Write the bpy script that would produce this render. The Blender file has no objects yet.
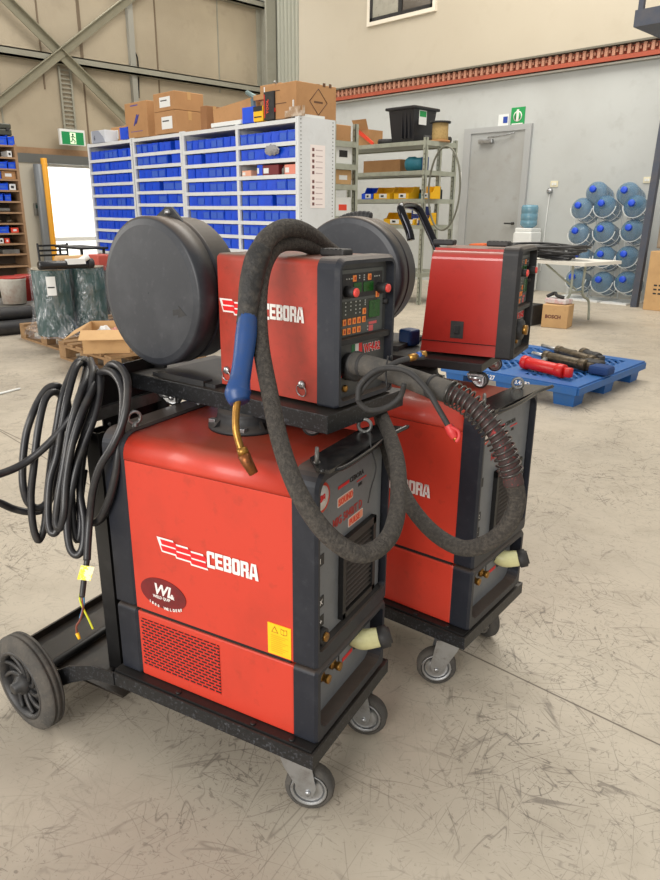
import bpy, bmesh, math, random
import numpy as np
from mathutils import Matrix, Vector
random.seed(7)
sc = bpy.context.scene
COL = sc.collection
PI = math.pi
# ------------------------------------------------------------ camera
FPX, PITCH, ROLL, CAMH, YAW = 695.98, .3165, .0085, 1.1481, .7972
cd = bpy.data.cameras.new('camera'); cam = bpy.data.objects.new('camera', cd); COL.objects.link(cam)
_C, _S = math.cos(YAW), math.sin(YAW)
def _tr(v): return Vector((v[0]*_C - v[1]*_S, v[0]*_S + v[1]*_C, v[2]))
_cp, _sp, _c, _s = math.cos(PITCH), math.sin(PITCH), math.cos(ROLL), math.sin(ROLL)
_r0, _u0 = Vector((1, 0, 0)), Vector((0, _sp, _cp))
CW = _tr((0, _cp, -_sp)); CR = _tr(_c*_r0 + _s*_u0); CU = _tr(-_s*_r0 + _c*_u0)
CO = Vector((0, 0, CAMH))
cam.matrix_world = Matrix(((CR.x, CU.x, -CW.x, CO.x), (CR.y, CU.y, -CW.y, CO.y), (CR.z, CU.z, -CW.z, CO.z), (0, 0, 0, 1)))
cd.sensor_fit = 'VERTICAL'; cd.sensor_height = 24.0; cd.lens = FPX*24.0/880; cd.clip_start = .02; cd.clip_end = 200
sc.camera = cam
def at(px, py, depth):                      # a survey point: pixel + depth along the view axis -> room coordinates
    return CO + depth*(CW + CR*((px-330)/FPX) - CU*((py-440)/FPX))
def on(px, py, ax, v):                      # a survey point on the room plane X, Y or Z = v
    d = CW + CR*((px-330)/FPX) - CU*((py-440)/FPX); t = (v-CO[ax])/d[ax]; return CO + d*t
# ------------------------------------------------------------ light
sc.view_settings.view_transform = 'Standard'; sc.view_settings.look = 'None'; sc.view_settings.gamma = 1
sc.view_settings.use_curve_mapping = False; sc.view_settings.exposure = 0.6
w = bpy.data.worlds.new('daylight'); sc.world = w; w.use_nodes = True
w.node_tree.nodes['Background'].inputs[0].default_value = (1, .97, .92, 1); w.node_tree.nodes['Background'].inputs[1].default_value = .46
def area(name, loc, aim, sx, sy, power, col):
    l = bpy.data.lights.new(name, 'AREA'); l.shape = 'RECTANGLE'; l.size = sx; l.size_y = sy; l.energy = power; l.color = col
    o = bpy.data.objects.new(name, l); COL.objects.link(o); o.location = loc
    o.rotation_euler = (Vector(aim)-Vector(loc)).to_track_quat('-Z', 'Y').to_euler(); return o
area('roller_door_daylight', (1.0, -7.0, 3.2), (-1, 1.5, .3), 5, 4, 450, (1, .97, .93))
area('side_door_daylight', (-9.0, -4.5, 2.6), (-2, 2.5, .2), 4, 3.5, 190, (1, .96, .9))
area('skylight_daylight', (-4.5, 6.5, 7.5), (-4.5, 6.5, 0), 7, 5, 420, (1, .95, .86))
area('outdoor_daylight', (-15.5, 6.5, 7.5), (-18.5, 6.5, 0), 5, 8, 1500, (1, 1, 1))
# ------------------------------------------------------------ materials
def lin(c):
    return tuple(((x/255)/12.92 if x/255 <= .04045 else ((x/255+.055)/1.055)**2.4) for x in c) + (1,)
MATS = {}
def mat(name, col, rough=.6, metal=0, dirt=None, amt=.0, scale=6, lo=.45, hi=.7, dust=None, dustamt=0, bump=0, bscale=60, spec=.5, emit=0, alpha=1, trans=0, coat=0):
    if name in MATS: return MATS[name]
    m = bpy.data.materials.new(name); m.use_nodes = True; nt = m.node_tree; N = nt.nodes; L = nt.links
    b = N['Principled BSDF']; b.inputs['Base Color'].default_value = lin(col); b.inputs['Roughness'].default_value = rough
    b.inputs['Metallic'].default_value = metal; b.inputs['Specular IOR Level'].default_value = spec
    b.inputs['Transmission Weight'].default_value = trans; b.inputs['Alpha'].default_value = alpha; b.inputs['Coat Weight'].default_value = coat
    if emit: b.inputs['Emission Color'].default_value = lin(col); b.inputs['Emission Strength'].default_value = emit
    out = None
    tc = N.new('ShaderNodeTexCoord')
    def noise(sc_, det=5, r=.6):
        n = N.new('ShaderNodeTexNoise'); n.inputs['Scale'].default_value = sc_; n.inputs['Detail'].default_value = det; n.inputs['Roughness'].default_value = r
        L.new(tc.outputs['Object'], n.inputs['Vector']); return n.outputs['Fac']
    def mr(src, a, b2, c, d):
        n = N.new('ShaderNodeMapRange'); L.new(src, n.inputs[0])
        for i, v in enumerate((a, b2, c, d)): n.inputs[i+1].default_value = v
        return n.outputs[0]
    def mix(fac, A, B):
        n = N.new('ShaderNodeMix'); n.data_type = 'RGBA'; L.new(fac, n.inputs[0])
        if isinstance(A, tuple): n.inputs[6].default_value = A
        else: L.new(A, n.inputs[6])
        if isinstance(B, tuple): n.inputs[7].default_value = B
        else: L.new(B, n.inputs[7])
        return n.outputs[2]
    cur = lin(col)
    if dirt is not None and amt > 0:
        cur = mix(mr(noise(scale), lo, hi, 0, amt), cur, lin(dirt))
        cur = mix(mr(noise(scale*5.3, 3), .58, .72, 0, amt*.7), cur, lin(dirt))
    if dust is not None:
        g = N.new('ShaderNodeNewGeometry'); sp = N.new('ShaderNodeSeparateXYZ'); L.new(g.outputs['Normal'], sp.inputs[0])
        u = mr(sp.outputs[2], .5, 1, 0, dustamt)
        mm = N.new('ShaderNodeMath'); mm.operation = 'MULTIPLY'; L.new(u, mm.inputs[0]); L.new(mr(noise(9), .3, .6, .6, 1), mm.inputs[1])
        cur = mix(mm.outputs[0], cur, lin(dust))
    if not isinstance(cur, tuple): L.new(cur, b.inputs['Base Color'])
    if bump:
        bn = N.new('ShaderNodeBump'); bn.inputs['Strength'].default_value = bump; bn.inputs['Distance'].default_value = .01
        L.new(noise(bscale, 4), bn.inputs['Height']); L.new(bn.outputs[0], b.inputs['Normal'])
    MATS[name] = m; return m
M_red = mat('red_paint', (196, 58, 40), .42, 0, (132, 48, 32), .4, 5, .5, .8, dust=(104, 62, 44), dustamt=.75, coat=.1)
M_redf = mat('feeder_red_paint', (170, 58, 44), .45, 0, (112, 50, 36), .55, 14, .42, .7, dust=(92, 70, 56), dustamt=1)
M_redc = mat('clean_red_paint', (170, 44, 36), .3, 0, (100, 24, 20), .2, 30, .55, .75, dust=(130, 100, 84), dustamt=.9, coat=.3)
M_fas = mat('blue_grey_plastic', (32, 36, 45), .5, 0, (84, 84, 84), .25, 12, .5, .8, dust=(120, 104, 90), dustamt=.6)
M_fasd = mat('dark_blue_grey_plastic', (22, 26, 36), .45, 0, (70, 72, 78), .25, 12, .5, .8, dust=(110, 96, 84), dustamt=.6)
M_fas2 = mat('dark_trim_plastic', (26, 26, 28), .55, 0, (70, 66, 62), .3, 18, .5, .8, dust=(96, 84, 74), dustamt=.6)
M_panel = mat('grey_panel', (112, 115, 119), .45, 0, (70, 70, 70), .3, 25, .5, .8)
M_fpan = mat('feeder_grey_panel', (76, 77, 76), .5, 0, (52, 50, 48), .5, 22, .45, .75)
M_blk = mat('black_steel', (14, 14, 15), .5, 0, (48, 46, 46), .3, 30, .5, .75, dust=(34, 30, 27), dustamt=.6)
M_blk2 = mat('scuffed_black_steel', (15, 16, 18), .45, 0, (92, 95, 102), .45, 190, .56, .66, dust=(60, 54, 48), dustamt=.7)
M_plate = mat('oily_black_plate', (28, 24, 21), .35, 0, (70, 58, 46), .5, 8, .45, .7)
M_rub = mat('grey_rubber', (66, 64, 61), .85, 0, (96, 90, 82), .6, 20, .4, .65, bump=.3, bscale=90)
M_rubd = mat('dark_rubber', (44, 43, 43), .7, 0, (80, 76, 70), .35, 26, .5, .7)
M_hub = mat('dark_hub', (40, 40, 41), .5, 0, (80, 74, 68), .4, 30)
M_zinc = mat('zinc_steel', (176, 178, 180), .32, .85, (110, 100, 90), .5, 22, .45, .7)
M_alu = mat('worn_steel_bar', (128, 128, 126), .4, .6, (80, 76, 70), .5, 30)
M_brass = mat('brass', (170, 126, 60), .35, .8, (96, 64, 34), .7, 50, .4, .7)
M_hose = mat('woven_hose', (54, 50, 46), .8, 0, (98, 91, 82), .5, 150, .42, .66, bump=.7, bscale=220)
M_hosed = mat('black_hose', (32, 31, 30), .6, 0, (84, 78, 70), .5, 60, .45, .68, bump=.35, bscale=120)
M_cable = mat('black_cable_sheath', (36, 36, 39), .36, 0, (78, 74, 68), .4, 22, .5, .72)
M_drum = mat('drum_black_plastic', (37, 40, 46), .45, 0, (74, 76, 80), .4, 11, .5, .78, dust=(104, 88, 72), dustamt=.9)
M_blue = mat('blue_handle', (24, 64, 120), .4, 0, (60, 70, 84), .4, 40, .5, .75)
M_white = mat('white_print', (228, 224, 220), .6)
M_ltxt = mat('logo_red', (220, 30, 34), .5)
M_lgrey = mat('black_print', (26, 26, 28), .5)
M_org = mat('orange_print', (228, 70, 44), .5)
M_yel = mat('yellow_sticker', (246, 190, 22), .5, 0, (170, 120, 20), .2, 40)
M_gold = mat('dark_yellow_print', (150, 104, 10), .6)
M_green = mat('green_display', (18, 84, 22), .25, 0, (10, 50, 12), .5, 90)
M_key = mat('orange_key', (240, 140, 60), .5)
M_milk = mat('milky_plastic', (214, 212, 160), .4, 0, (170, 160, 110), .4, 20)
M_seam = mat('gap_black', (16, 12, 12), .8)
M_wl = mat('maroon_sticker', (112, 22, 26), .5, 0, (50, 20, 20), .5, 30)
M_spr = mat('spring_steel', (84, 82, 80), .3, .8)
M_bin = mat('blue_bin_plastic', (18, 80, 220), .4, 0, (14, 40, 150), .3, 3)
M_binl = mat('bin_card', (50, 94, 200), .6, 0, (60, 80, 120), .4, 90)
M_shelf = mat('grey_white_shelf', (214, 217, 218), .5, 0, (170, 170, 168), .2, 4)
M_shback = mat('shelf_back', (150, 150, 150), .6)
M_card = mat('cardboard', (176, 132, 88), .8, 0, (146, 106, 68), .4, 4)
M_card2 = mat('light_cardboard', (198, 160, 112), .8, 0, (168, 130, 88), .4, 4)
M_ply = mat('plywood', (156, 124, 92), .75, 0, (116, 90, 64), .5, 6)
M_wood = mat('pallet_wood', (150, 118, 82), .85, 0, (104, 80, 54), .6, 8, bump=.3)
M_galv = mat('galvanised_shelf', (168, 172, 158), .5, .2, (120, 116, 100), .4, 9)
M_steelp = mat('beige_steel_section', (148, 146, 132), .6, 0, (116, 108, 92), .3, 3)
M_dgrey = mat('dark_grey_steel', (72, 78, 92), .55, 0, (110, 100, 90), .3, 10)
M_bpal = mat('blue_pallet_plastic', (28, 92, 160), .5, 0, (60, 96, 132), .4, 10)
M_dark = mat('dark_object', (34, 34, 36), .6, 0, (70, 66, 60), .4, 20)
M_oil = mat('oily_steel', (92, 80, 62), .4, .5, (44, 38, 30), .7, 30, .4, .65)
M_cyl = mat('red_cylinder_paint', (196, 26, 24), .35)
M_bot = mat('bottle_blue_plastic', (92, 132, 162), .12, 0, alpha=.6, spec=.8)
M_water = mat('cooler_bottle_plastic', (110, 156, 176), .12, 0, alpha=.8, spec=.8)
M_cap = mat('blue_cap', (20, 70, 200), .4)
M_wpl = mat('white_plastic', (226, 228, 226), .4)
M_grey = mat('grey_goods', (120, 118, 112), .7, 0, (70, 68, 64), .5, 12)
M_yb = mat('yellow_bin_plastic', (232, 178, 16), .5)
M_teal = mat('teal_plastic', (34, 110, 128), .5)
M_dgreen = mat('dark_green_drum_paint', (16, 62, 58), .45)
# ------------------------------------------------------------ mesh builder
class G:
    def __init__(s): s.bm = bmesh.new(); s.X = Matrix.Identity(4); s.m = 0
    def _add(s, vs, fs, smooth=False, m=None):
        v = [s.bm.verts.new(s.X @ Vector(p)) for p in vs]
        for f in fs:
            try:
                q = s.bm.faces.new([v[i] for i in f]); q.material_index = s.m if m is None else m; q.smooth = smooth
            except ValueError: pass
        return s
    def box(s, x0, x1, y0, y1, z0, z1, m=None, bev=0):
        if bev:
            t = bmesh.new(); bmesh.ops.create_cube(t, size=1)
            for v in t.verts: v.co = Vector(((x0+x1)/2+v.co.x*(x1-x0), (y0+y1)/2+v.co.y*(y1-y0), (z0+z1)/2+v.co.z*(z1-z0)))
            bmesh.ops.bevel(t, geom=t.edges[:], offset=bev, segments=2, affect='EDGES', profile=.5)
            t.verts.index_update()
            s._add([v.co.copy() for v in t.verts], [[v.index for v in f.verts] for f in t.faces], False, m); t.free(); return s
        return s._add([(x0,y0,z0),(x1,y0,z0),(x1,y1,z0),(x0,y1,z0),(x0,y0,z1),(x1,y0,z1),(x1,y1,z1),(x0,y1,z1)],
            [(0,3,2,1),(4,5,6,7),(0,1,5,4),(1,2,6,5),(2,3,7,6),(3,0,4,7)], False, m)
    def ring(s, c, ax, ux, r, n, e=1):
        uy = ax.cross(ux); return [c + ux*(r*math.cos(2*PI*i/n)) + uy*(r*e*math.sin(2*PI*i/n)) for i in range(n)]
    def lathe(s, c, ax, prof, n=24, m=None, smooth=True, cap=True):   # prof: (distance along axis, radius)
        c = Vector(c); ax = Vector(ax).normalized(); ux = ax.orthogonal().normalized(); vs = []; fs = []
        for d, r in prof: vs += s.ring(c+ax*d, ax, ux, max(r, 1e-5), n)
        for k in range(len(prof)-1):
            for i in range(n):
                j = (i+1) % n; fs.append((k*n+i, k*n+j, (k+1)*n+j, (k+1)*n+i))
        if cap: fs.append(tuple(range(n-1, -1, -1))); fs.append(tuple((len(prof)-1)*n+i for i in range(n)))
        return s._add(vs, fs, smooth, m)
    def cyl(s, p0, p1, r, r1=None, n=16, m=None):
        p0 = Vector(p0); p1 = Vector(p1); l = (p1-p0).length
        r1 = r if r1 is None else r1; e = min(.08*l, .15*r)
        return s.lathe(p0, p1-p0, [(0, r*.9), (e, r), (l-e, r1), (l, r1*.9)], n, m)
    def tube(s, pts, r, n=10, m=None, sub=6, closed=False, raw=False):
        P = [Vector(p) for p in pts]; R = r if isinstance(r, (list, tuple)) else [r]*len(P)
        Q = []; RR = []
        if raw: Q, RR = P, R
        else:
            K = len(P)
            for i in range(K if closed else K-1):
                g = (lambda j: P[j % K]) if closed else (lambda j: P[min(max(j, 0), K-1)])
                a, b, c, d = g(i-1), g(i), g(i+1), g(i+2)
                for k in range(sub):
                    t = k/sub; Q.append(.5*((2*b)+(c-a)*t+(2*a-5*b+4*c-d)*t*t+(3*b-a-3*c+d)*t**3)); RR.append(R[i]*(1-t)+R[(i+1) % K]*t)
            if not closed: Q.append(P[-1]); RR.append(R[-1])
        K = len(Q); vs = []; fs = []; u = None
        for i in range(K):
            if closed: T = Q[(i+1) % K]-Q[i-1]
            else: T = Q[min(i+1, K-1)]-Q[max(i-1, 0)]
            T = T.normalized() if T.length > 1e-9 else Vector((0, 0, 1))
            u = T.orthogonal().normalized() if u is None else (u-T*u.dot(T)).normalized()
            v = T.cross(u)
            vs += [Q[i]+(u*math.cos(2*PI*k/n)+v*math.sin(2*PI*k/n))*RR[i] for k in range(n)]
        for i in range(K if closed else K-1):
            for k in range(n):
                j = (k+1) % n; a = i*n; b = ((i+1) % K)*n; fs.append((a+k, a+j, b+j, b+k))
        if not closed: fs.append(tuple(range(n-1, -1, -1))); fs.append(tuple((K-1)*n+k for k in range(n)))
        return s._add(vs, fs, True, m)
    def prism(s, poly, ax, a, b, m=None, smooth=False):          # polygon in the two other axes, extruded along ax from a to b
        def P(p, h):
            return {0: (h, p[0], p[1]), 1: (p[0], h, p[1]), 2: (p[0], p[1], h)}[ax]
        n = len(poly); vs = [P(p, a) for p in poly]+[P(p, b) for p in poly]
        fs = [tuple(range(n)), tuple(range(2*n-1, n-1, -1))]+[(i, (i+1) % n, n+(i+1) % n, n+i) for i in range(n)]
        return s._add(vs, fs, smooth, m)
    def frame(s, outer, inner, ax, a, b, m=None):               # ring prism between two loops of equal length
        def P(p, h): return {0: (h, p[0], p[1]), 1: (p[0], h, p[1]), 2: (p[0], p[1], h)}[ax]
        n = len(outer); vs = [P(p, a) for p in outer]+[P(p, a) for p in inner]+[P(p, b) for p in outer]+[P(p, b) for p in inner]; fs = []
        for i in range(n):
            j = (i+1) % n; fs += [(i, j, n+j, n+i), (2*n+i, 3*n+i, 3*n+j, 2*n+j), (i, 2*n+i, 2*n+j, j), (n+i, n+j, 3*n+j, 3*n+i)]
        return s._add(vs, fs, False, m)
    def build(s, name, mats, parent=None, smooth=False):
        bmesh.ops.recalc_face_normals(s.bm, faces=s.bm.faces[:])
        me = bpy.data.meshes.new(name)
        o = bpy.data.objects.new(name, me); COL.objects.link(o)
        if parent is None:
            xs = [v.co for v in s.bm.verts]; c = Vector(((min(v.x for v in xs)+max(v.x for v in xs))/2, (min(v.y for v in xs)+max(v.y for v in xs))/2, min(v.z for v in xs)))
            for v in s.bm.verts: v.co -= c
            o.location = c
        else: o.parent = parent
        s.bm.to_mesh(me); s.bm.free()
        for q in (mats if isinstance(mats, (list, tuple)) else [mats]): me.materials.append(q)
        return o
def rr(x0, x1, z0, z1, r, n=5, rb=None):                        # rounded rectangle; r top corners, rb bottom corners
    rb = r if rb is None else rb; out = []
    for cx, cz, q, a0 in ((x1, z0, rb, -PI/2), (x1, z1, r, 0), (x0, z1, r, PI/2), (x0, z0, rb, PI)):
        sx = -1 if cx == x1 else 1; sz = -1 if cz == z1 else 1; q = max(q, 1e-4)
        for k in range(n+1):
            a = a0+k*PI/2/n; out.append((cx+sx*q+q*math.cos(a), cz+sz*q+q*math.sin(a)))
    return out
def tag(o, label, cat, group=None, kind=None):
    o['label'] = label; o['category'] = cat
    if group: o['group'] = group
    if kind: o['kind'] = kind
    return o
def thing(name, label, cat, loc=(0, 0, 0), rz=0, group=None):
    o = bpy.data.objects.new(name, None); COL.objects.link(o); o.location = loc; o.rotation_euler = (0, 0, rz)
    o.empty_display_size = .05
    return tag(o, label, cat, group)
def struct(o): o['kind'] = 'structure'; return o
def copy_tree(o, parent=None, skip=()):
    c = o.copy(); COL.objects.link(c)
    if parent: c.parent = parent
    for ch in list(o.children):
        if ch.name.split('.')[0] not in skip: copy_tree(ch, c, skip)
    return c
SIDE = Matrix(((1, 0, 0), (0, 0, -1), (0, 1, 0)))               # writing on a face that looks towards -y
FRONT = Matrix(((0, 0, 1), (1, 0, 0), (0, 1, 0)))               # writing on a face that looks towards +x
def text(name, body, size, m, parent, basis, pos, bold=0, sx=1, shear=0, spacing=1, align='LEFT', rot=0, ext=.0003):
    c = bpy.data.curves.new(name, 'FONT'); c.body = body; c.size = size; c.offset = bold; c.shear = shear; c.space_character = spacing
    c.extrude = ext; c.align_x = align; c.resolution_u = 2
    t = bpy.data.objects.new(name, c); COL.objects.link(t); bpy.context.view_layer.update()
    me = bpy.data.meshes.new_from_object(t.evaluated_get(bpy.context.evaluated_depsgraph_get()))
    bpy.data.objects.remove(t); bpy.data.curves.remove(c)
    T = Matrix.Translation(Vector(pos)) @ basis.to_4x4() @ Matrix.Rotation(rot, 4, 'Z') @ Matrix.Diagonal((sx, 1, 1, 1))
    me.transform(T); o = bpy.data.objects.new(name, me); COL.objects.link(o)
    me.materials.clear(); me.materials.append(m)
    if parent is not None: o.parent = parent
    return o
# ------------------------------------------------------------ room
def concrete():
    m = bpy.data.materials.new('scratched_concrete'); m.use_nodes = True; nt = m.node_tree; N = nt.nodes; L = nt.links; b = N['Principled BSDF']
    tc = N.new('ShaderNodeTexCoord')
    def mapn(rot, sc_):
        n = N.new('ShaderNodeMapping'); n.vector_type = 'TEXTURE'; n.inputs['Rotation'].default_value = (0, 0, rot); n.inputs['Scale'].default_value = tuple(1/q for q in sc_); L.new(tc.outputs['Object'], n.inputs[0]); return n.outputs[0]
    def noise(vec, s, det=4, r=.55, dist=0):
        n = N.new('ShaderNodeTexNoise'); n.inputs['Scale'].default_value = s; n.inputs['Detail'].default_value = det; n.inputs['Roughness'].default_value = r; n.inputs['Distortion'].default_value = dist
        L.new(vec, n.inputs['Vector']); return n.outputs['Fac']
    def mr(src, a, b2, c, d):
        n = N.new('ShaderNodeMapRange'); L.new(src, n.inputs[0])
        for i, v in enumerate((a, b2, c, d)): n.inputs[i+1].default_value = v
        return n.outputs[0]
    def mix(fac, A, B):
        n = N.new('ShaderNodeMix'); n.data_type = 'RGBA'; L.new(fac, n.inputs[0])
        if isinstance(A, tuple): n.inputs[6].default_value = A
        else: L.new(A, n.inputs[6])
        if isinstance(B, tuple): n.inputs[7].default_value = B
        else: L.new(B, n.inputs[7])
        return n.outputs[2]
    def math_(op, a, b2=None):
        n = N.new('ShaderNodeMath'); n.operation = op
        for i, v in enumerate((a, b2)):
            if v is None: continue
            if isinstance(v, (int, float)): n.inputs[i].default_value = v
            else: L.new(v, n.inputs[i])
        return n.outputs[0]
    base = mapn(0, (1, 1, 1))
    cur = mix(mr(noise(base, 1.1), .35, .68, 0, 1), lin((189, 179, 162)), lin((172, 163, 148)))
    cur = mix(mr(noise(base, 6), .48, .75, 0, .4), cur, lin((150, 140, 124)))
    patch = mr(noise(base, 2.1, 3), .40, .62, .25, 1)
    def ridge(rot, sx, sy, s_, w_, am, col, lo=.45, hi=.55, pm=1.7, dis=.25):
        n = noise(mapn(rot, (sx, sy, 1)), s_, 1.2, .5, dis); d = math_('ABSOLUTE', math_('SUBTRACT', n, .5))
        m_ = math_('MULTIPLY', mr(d, 0, w_, am, 0), mr(noise(mapn(rot+1, (1, 1, 1)), pm+rot, 3), lo, hi, 0, 1))
        return mix(math_('MULTIPLY', m_, patch), cur, lin(col))
    for k, (rot, st, s_, w_, am, pm) in enumerate(((.25, 11, 1.5, .0042, .8, 2.6), (1.05, 10, 1.7, .0042, .75, 3.1), (1.85, 12, 1.4, .0045, .75, 2.2), (2.6, 10, 1.6, .0042, .75, 2.9), (.6, 7, 3.6, .008, .7, 5), (2.25, 8, 3.4, .008, .7, 5.5), (1.45, 7, 4, .008, .65, 6), (3.0, 7, 3.8, .008, .65, 4.6), (.5, 1, 3, .0024, .6, 4))):
        cur = ridge(rot, .7 if st > 1 else 1, .7*st if st > 1 else 1, s_, w_, am, (90+k, 82+k, 74+k), .47, .54, pm, .15 if st > 1 else .6)
    for rot, s_, st, lo, am in ((.2, 15, 4, .63, .7), (.9, 17, 5, .635, .65), (1.6, 19, 4, .635, .65), (2.3, 16, 5, .635, .65), (2.9, 23, 3, .635, .6), (0, 55, 1.4, .635, .6), (.4, 34, 2.5, .64, .6)):
        cur = mix(math_('MULTIPLY', mr(noise(mapn(rot, (1, st, 1)), s_, 5, .65, 1.0), lo, lo+.02, 0, am), patch), cur, lin((98, 90, 81)))
    cur = mix(mr(noise(base, 9, 8, .75, 2.2), .64, .68, 0, .35), cur, lin((114, 105, 95)))
    sp = N.new('ShaderNodeSeparateXYZ'); L.new(tc.outputs['Object'], sp.inputs[0])
    for p, q in ((on(478, 658, 2, 0), on(660, 745, 2, 0)), (on(0, 431, 2, 0), on(35, 452, 2, 0))):   # saw-cut joints
        d = (q-p).normalized(); nx, ny = -d.y, d.x; c0 = nx*p.x+ny*p.y
        dist = math_('ABSOLUTE', math_('SUBTRACT', math_('ADD', math_('MULTIPLY', sp.outputs[0], nx), math_('MULTIPLY', sp.outputs[1], ny)), c0))
        jm = mr(dist, .0014, .0040, .9, 0)
        if p.x < -2: jm = math_('MULTIPLY', jm, mr(sp.outputs[0], -2.6, -2.5, 1, 0))
        cur = mix(jm, cur, lin((88, 78, 68)))
    L.new(cur, b.inputs['Base Color']); b.inputs['Specular IOR Level'].default_value = .4
    L.new(mr(noise(base, 3), .3, .7, .38, .6), b.inputs['Roughness'])
    bn = N.new('ShaderNodeBump'); bn.inputs['Strength'].default_value = .08; L.new(noise(base, 40), bn.inputs['Height']); L.new(bn.outputs[0], b.inputs['Normal'])
    return m
WX, WY = -12.35, 10.15
g = G(); g.box(-12.6, 5, -9, 10.4, -.1, 0); fl = struct(g.build('floor', concrete()))
fl_m = fl.matrix_world
for v in fl.data.vertices: v.co += fl.location
fl.location = (0, 0, 0)
M_upper = mat('cream_cladding', (190, 181, 163), .8, 0, (176, 165, 145), .3, .6, .35, .7)
M_lower = mat('painted_concrete_panel', (186, 189, 187), .7, 0, (160, 160, 156), .45, .8, .45, .75)
g = G(); g.box(-11.35, 5, WY, WY+.2, 0, 3.12); struct(g.build('wall_back', M_lower))
g = G(); g.box(-11.35, 5, WY, WY+.2, 3.12, 8); struct(g.build('wall_back_upper', M_upper))
g = G()                                                    # ribbed metal infill beside the column
g.box(-12.6, -11.35, WY+.03, WY+.2, 0, 8)
for i in range(6): g.prism([(-12.0+i*.11, WY+.03), (-11.98+i*.11, WY-.01), (-11.94+i*.11, WY-.01), (-11.92+i*.11, WY+.03)], 2, 0, 8)
struct(g.build('wall_back_corner', mat('ribbed_cladding', (166, 166, 152), .5, .1)))
def insulation():
    m = mat('insulation_blanket', (178, 165, 142), .5, 0, (148, 136, 116), .6, .45, .35, .65, bump=.35, bscale=30, spec=.5); return m
g = G()
y0, y1, zt = on(47, 165, 0, WX).y-.1, 6.9, 1.93           # exit opening
g.box(WX-.2, WX, -9, y0, 0, 8); g.box(WX-.2, WX, y1, WY+.2, 0, 8); g.box(WX-.2, WX, y0, y1, zt, 8)
struct(g.build('wall_left', insulation()))
g = G(); g.box(-21, WX-.2, -2, 14, -.12, -.02).box(-21, -20.8, -2, 14, -.1, 7); struct(g.build('ground_outside', mat('white_concrete_apron', (236, 236, 232), .8)))
g = G(); g.box(WX+.001, WX+.12, 4.75, 5.15, 0, 1.9); struct(g.build('trim_1', mat('painted_jamb', (176, 170, 156), .7)))
d2 = struct(G().box(WX-.12, WX-.06, y0, y0+.09, 0, zt).box(WX-.12, WX-.06, y1-.09, y1, 0, zt).box(WX-.12, WX-.06, y0, y1, zt-.09, zt).box(WX-.12, WX-.06, y0, y1, 0, .12)
    .box(WX-.12, WX-.06, y0, y1, .62, .69).build('door_2', M_wpl))
mg = bpy.data.materials.new('clear_glass'); mg.use_nodes = True; nt = mg.node_tree; nt.nodes.remove(nt.nodes['Principled BSDF'])
a = nt.nodes.new('ShaderNodeBsdfTransparent'); b_ = nt.nodes.new('ShaderNodeBsdfGlossy'); b_.inputs['Roughness'].default_value = .05; mx = nt.nodes.new('ShaderNodeMixShader'); mx.inputs[0].default_value = .07
nt.links.new(a.outputs[0], mx.inputs[1]); nt.links.new(b_.outputs[0], mx.inputs[2]); nt.links.new(mx.outputs[0], nt.nodes['Material Output'].inputs[0])
G().box(WX-.095, WX-.085, y0+.05, y1-.05, .1, zt-.05).build('pane', mg, d2)
# steel on the left wall
def girt(z, ya, yb, h=.13): return G().box(WX+.0, WX+.16, ya, yb, z-h, z-h+.03).box(WX+.13, WX+.16, ya, yb, z-h, z).box(WX, WX+.16, ya, yb, z-.02, z)
def S(g, n, m, k='structure'): o = g.build(n, m); o['kind'] = k; return o
S(girt(3.55, -5, 10.0), 'trim_2', M_steelp); S(girt(5.08, -5, 10.0), 'trim_3', M_steelp)
S(G().box(WX, WX+.06, 3.5, 10, 2.02, 2.12).box(WX, WX+.1, 3.5, 7.0, 1.94, 2.0), 'trim_4', M_ply)
S(G().box(WX+.001, WX+.14, 3.5, 7.2, 1.88, 2.02), 'trim_5', mat('door_header_steel', (92, 94, 92), .5))
S(G().box(WX+.01, WX+.32, 10.0-.0, 10.14, 0, 8).box(WX+.3, WX+.33, 9.9, 10.14, 0, 8).box(WX+.0, WX+.03, 9.9, 10.14, 0, 8), 'trim_6', M_steelp)
def brace(p, q, x, wd=.07, n='brace', m=None):
    p = Vector(p); q = Vector(q); d = (q-p).normalized(); s_ = Vector((1, 0, 0)).cross(d)*wd
    gg = G(); vs = []
    for X_ in (x, x+.02):
        for c in (p-s_, q-s_, q+s_, p+s_): vs.append((X_, c.y, c.z))
    gg._add(vs, [(0, 1, 2, 3), (7, 6, 5, 4), (0, 4, 5, 1), (1, 5, 6, 2), (2, 6, 7, 3), (3, 7, 4, 0)])
    vs = []
    for X_ in (x, x+.09):
        for c in (p+s_*.8, q+s_*.8, q+s_, p+s_): vs.append((X_, c.y, c.z))
    gg._add(vs, [(0, 1, 2, 3), (7, 6, 5, 4), (0, 4, 5, 1), (1, 5, 6, 2), (2, 6, 7, 3), (3, 7, 4, 0)])
    return gg
M_br = mat('olive_steel_brace', (136, 132, 112), .6, 0, (112, 104, 86), .3, 3)
A_, B_ = on(-30, 125, 0, WX+.2), on(140, -10, 0, WX+.2)
tag(brace(A_, B_+(B_-A_)*.6, WX+.2).build('cross_brace', M_br), 'steel cross brace rising to the right across the insulated wall', 'brace', 'wall braces')
A_, B_ = on(0, -5, 0, WX+.17), on(132, 126, 0, WX+.17)
tag(brace(A_-(B_-A_)*.6, B_, WX+.175).build('cross_brace', M_br), 'steel cross brace falling to the right across the insulated wall', 'brace', 'wall braces')
y = on(131, 60, 0, WX).y
tag(G().box(WX+.001, WX+.09, y-.05, y+.05, 2.13, 6).build('wall_post', mat('galv_grey_post', (150, 148, 138), .55)), 'pale grey vertical steel post on the insulated wall above the cartons', 'post')
g = G(); ya, yb = on(60, 90, 0, WX).y, on(71, 90, 0, WX).y                                 # cable ladder
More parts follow.
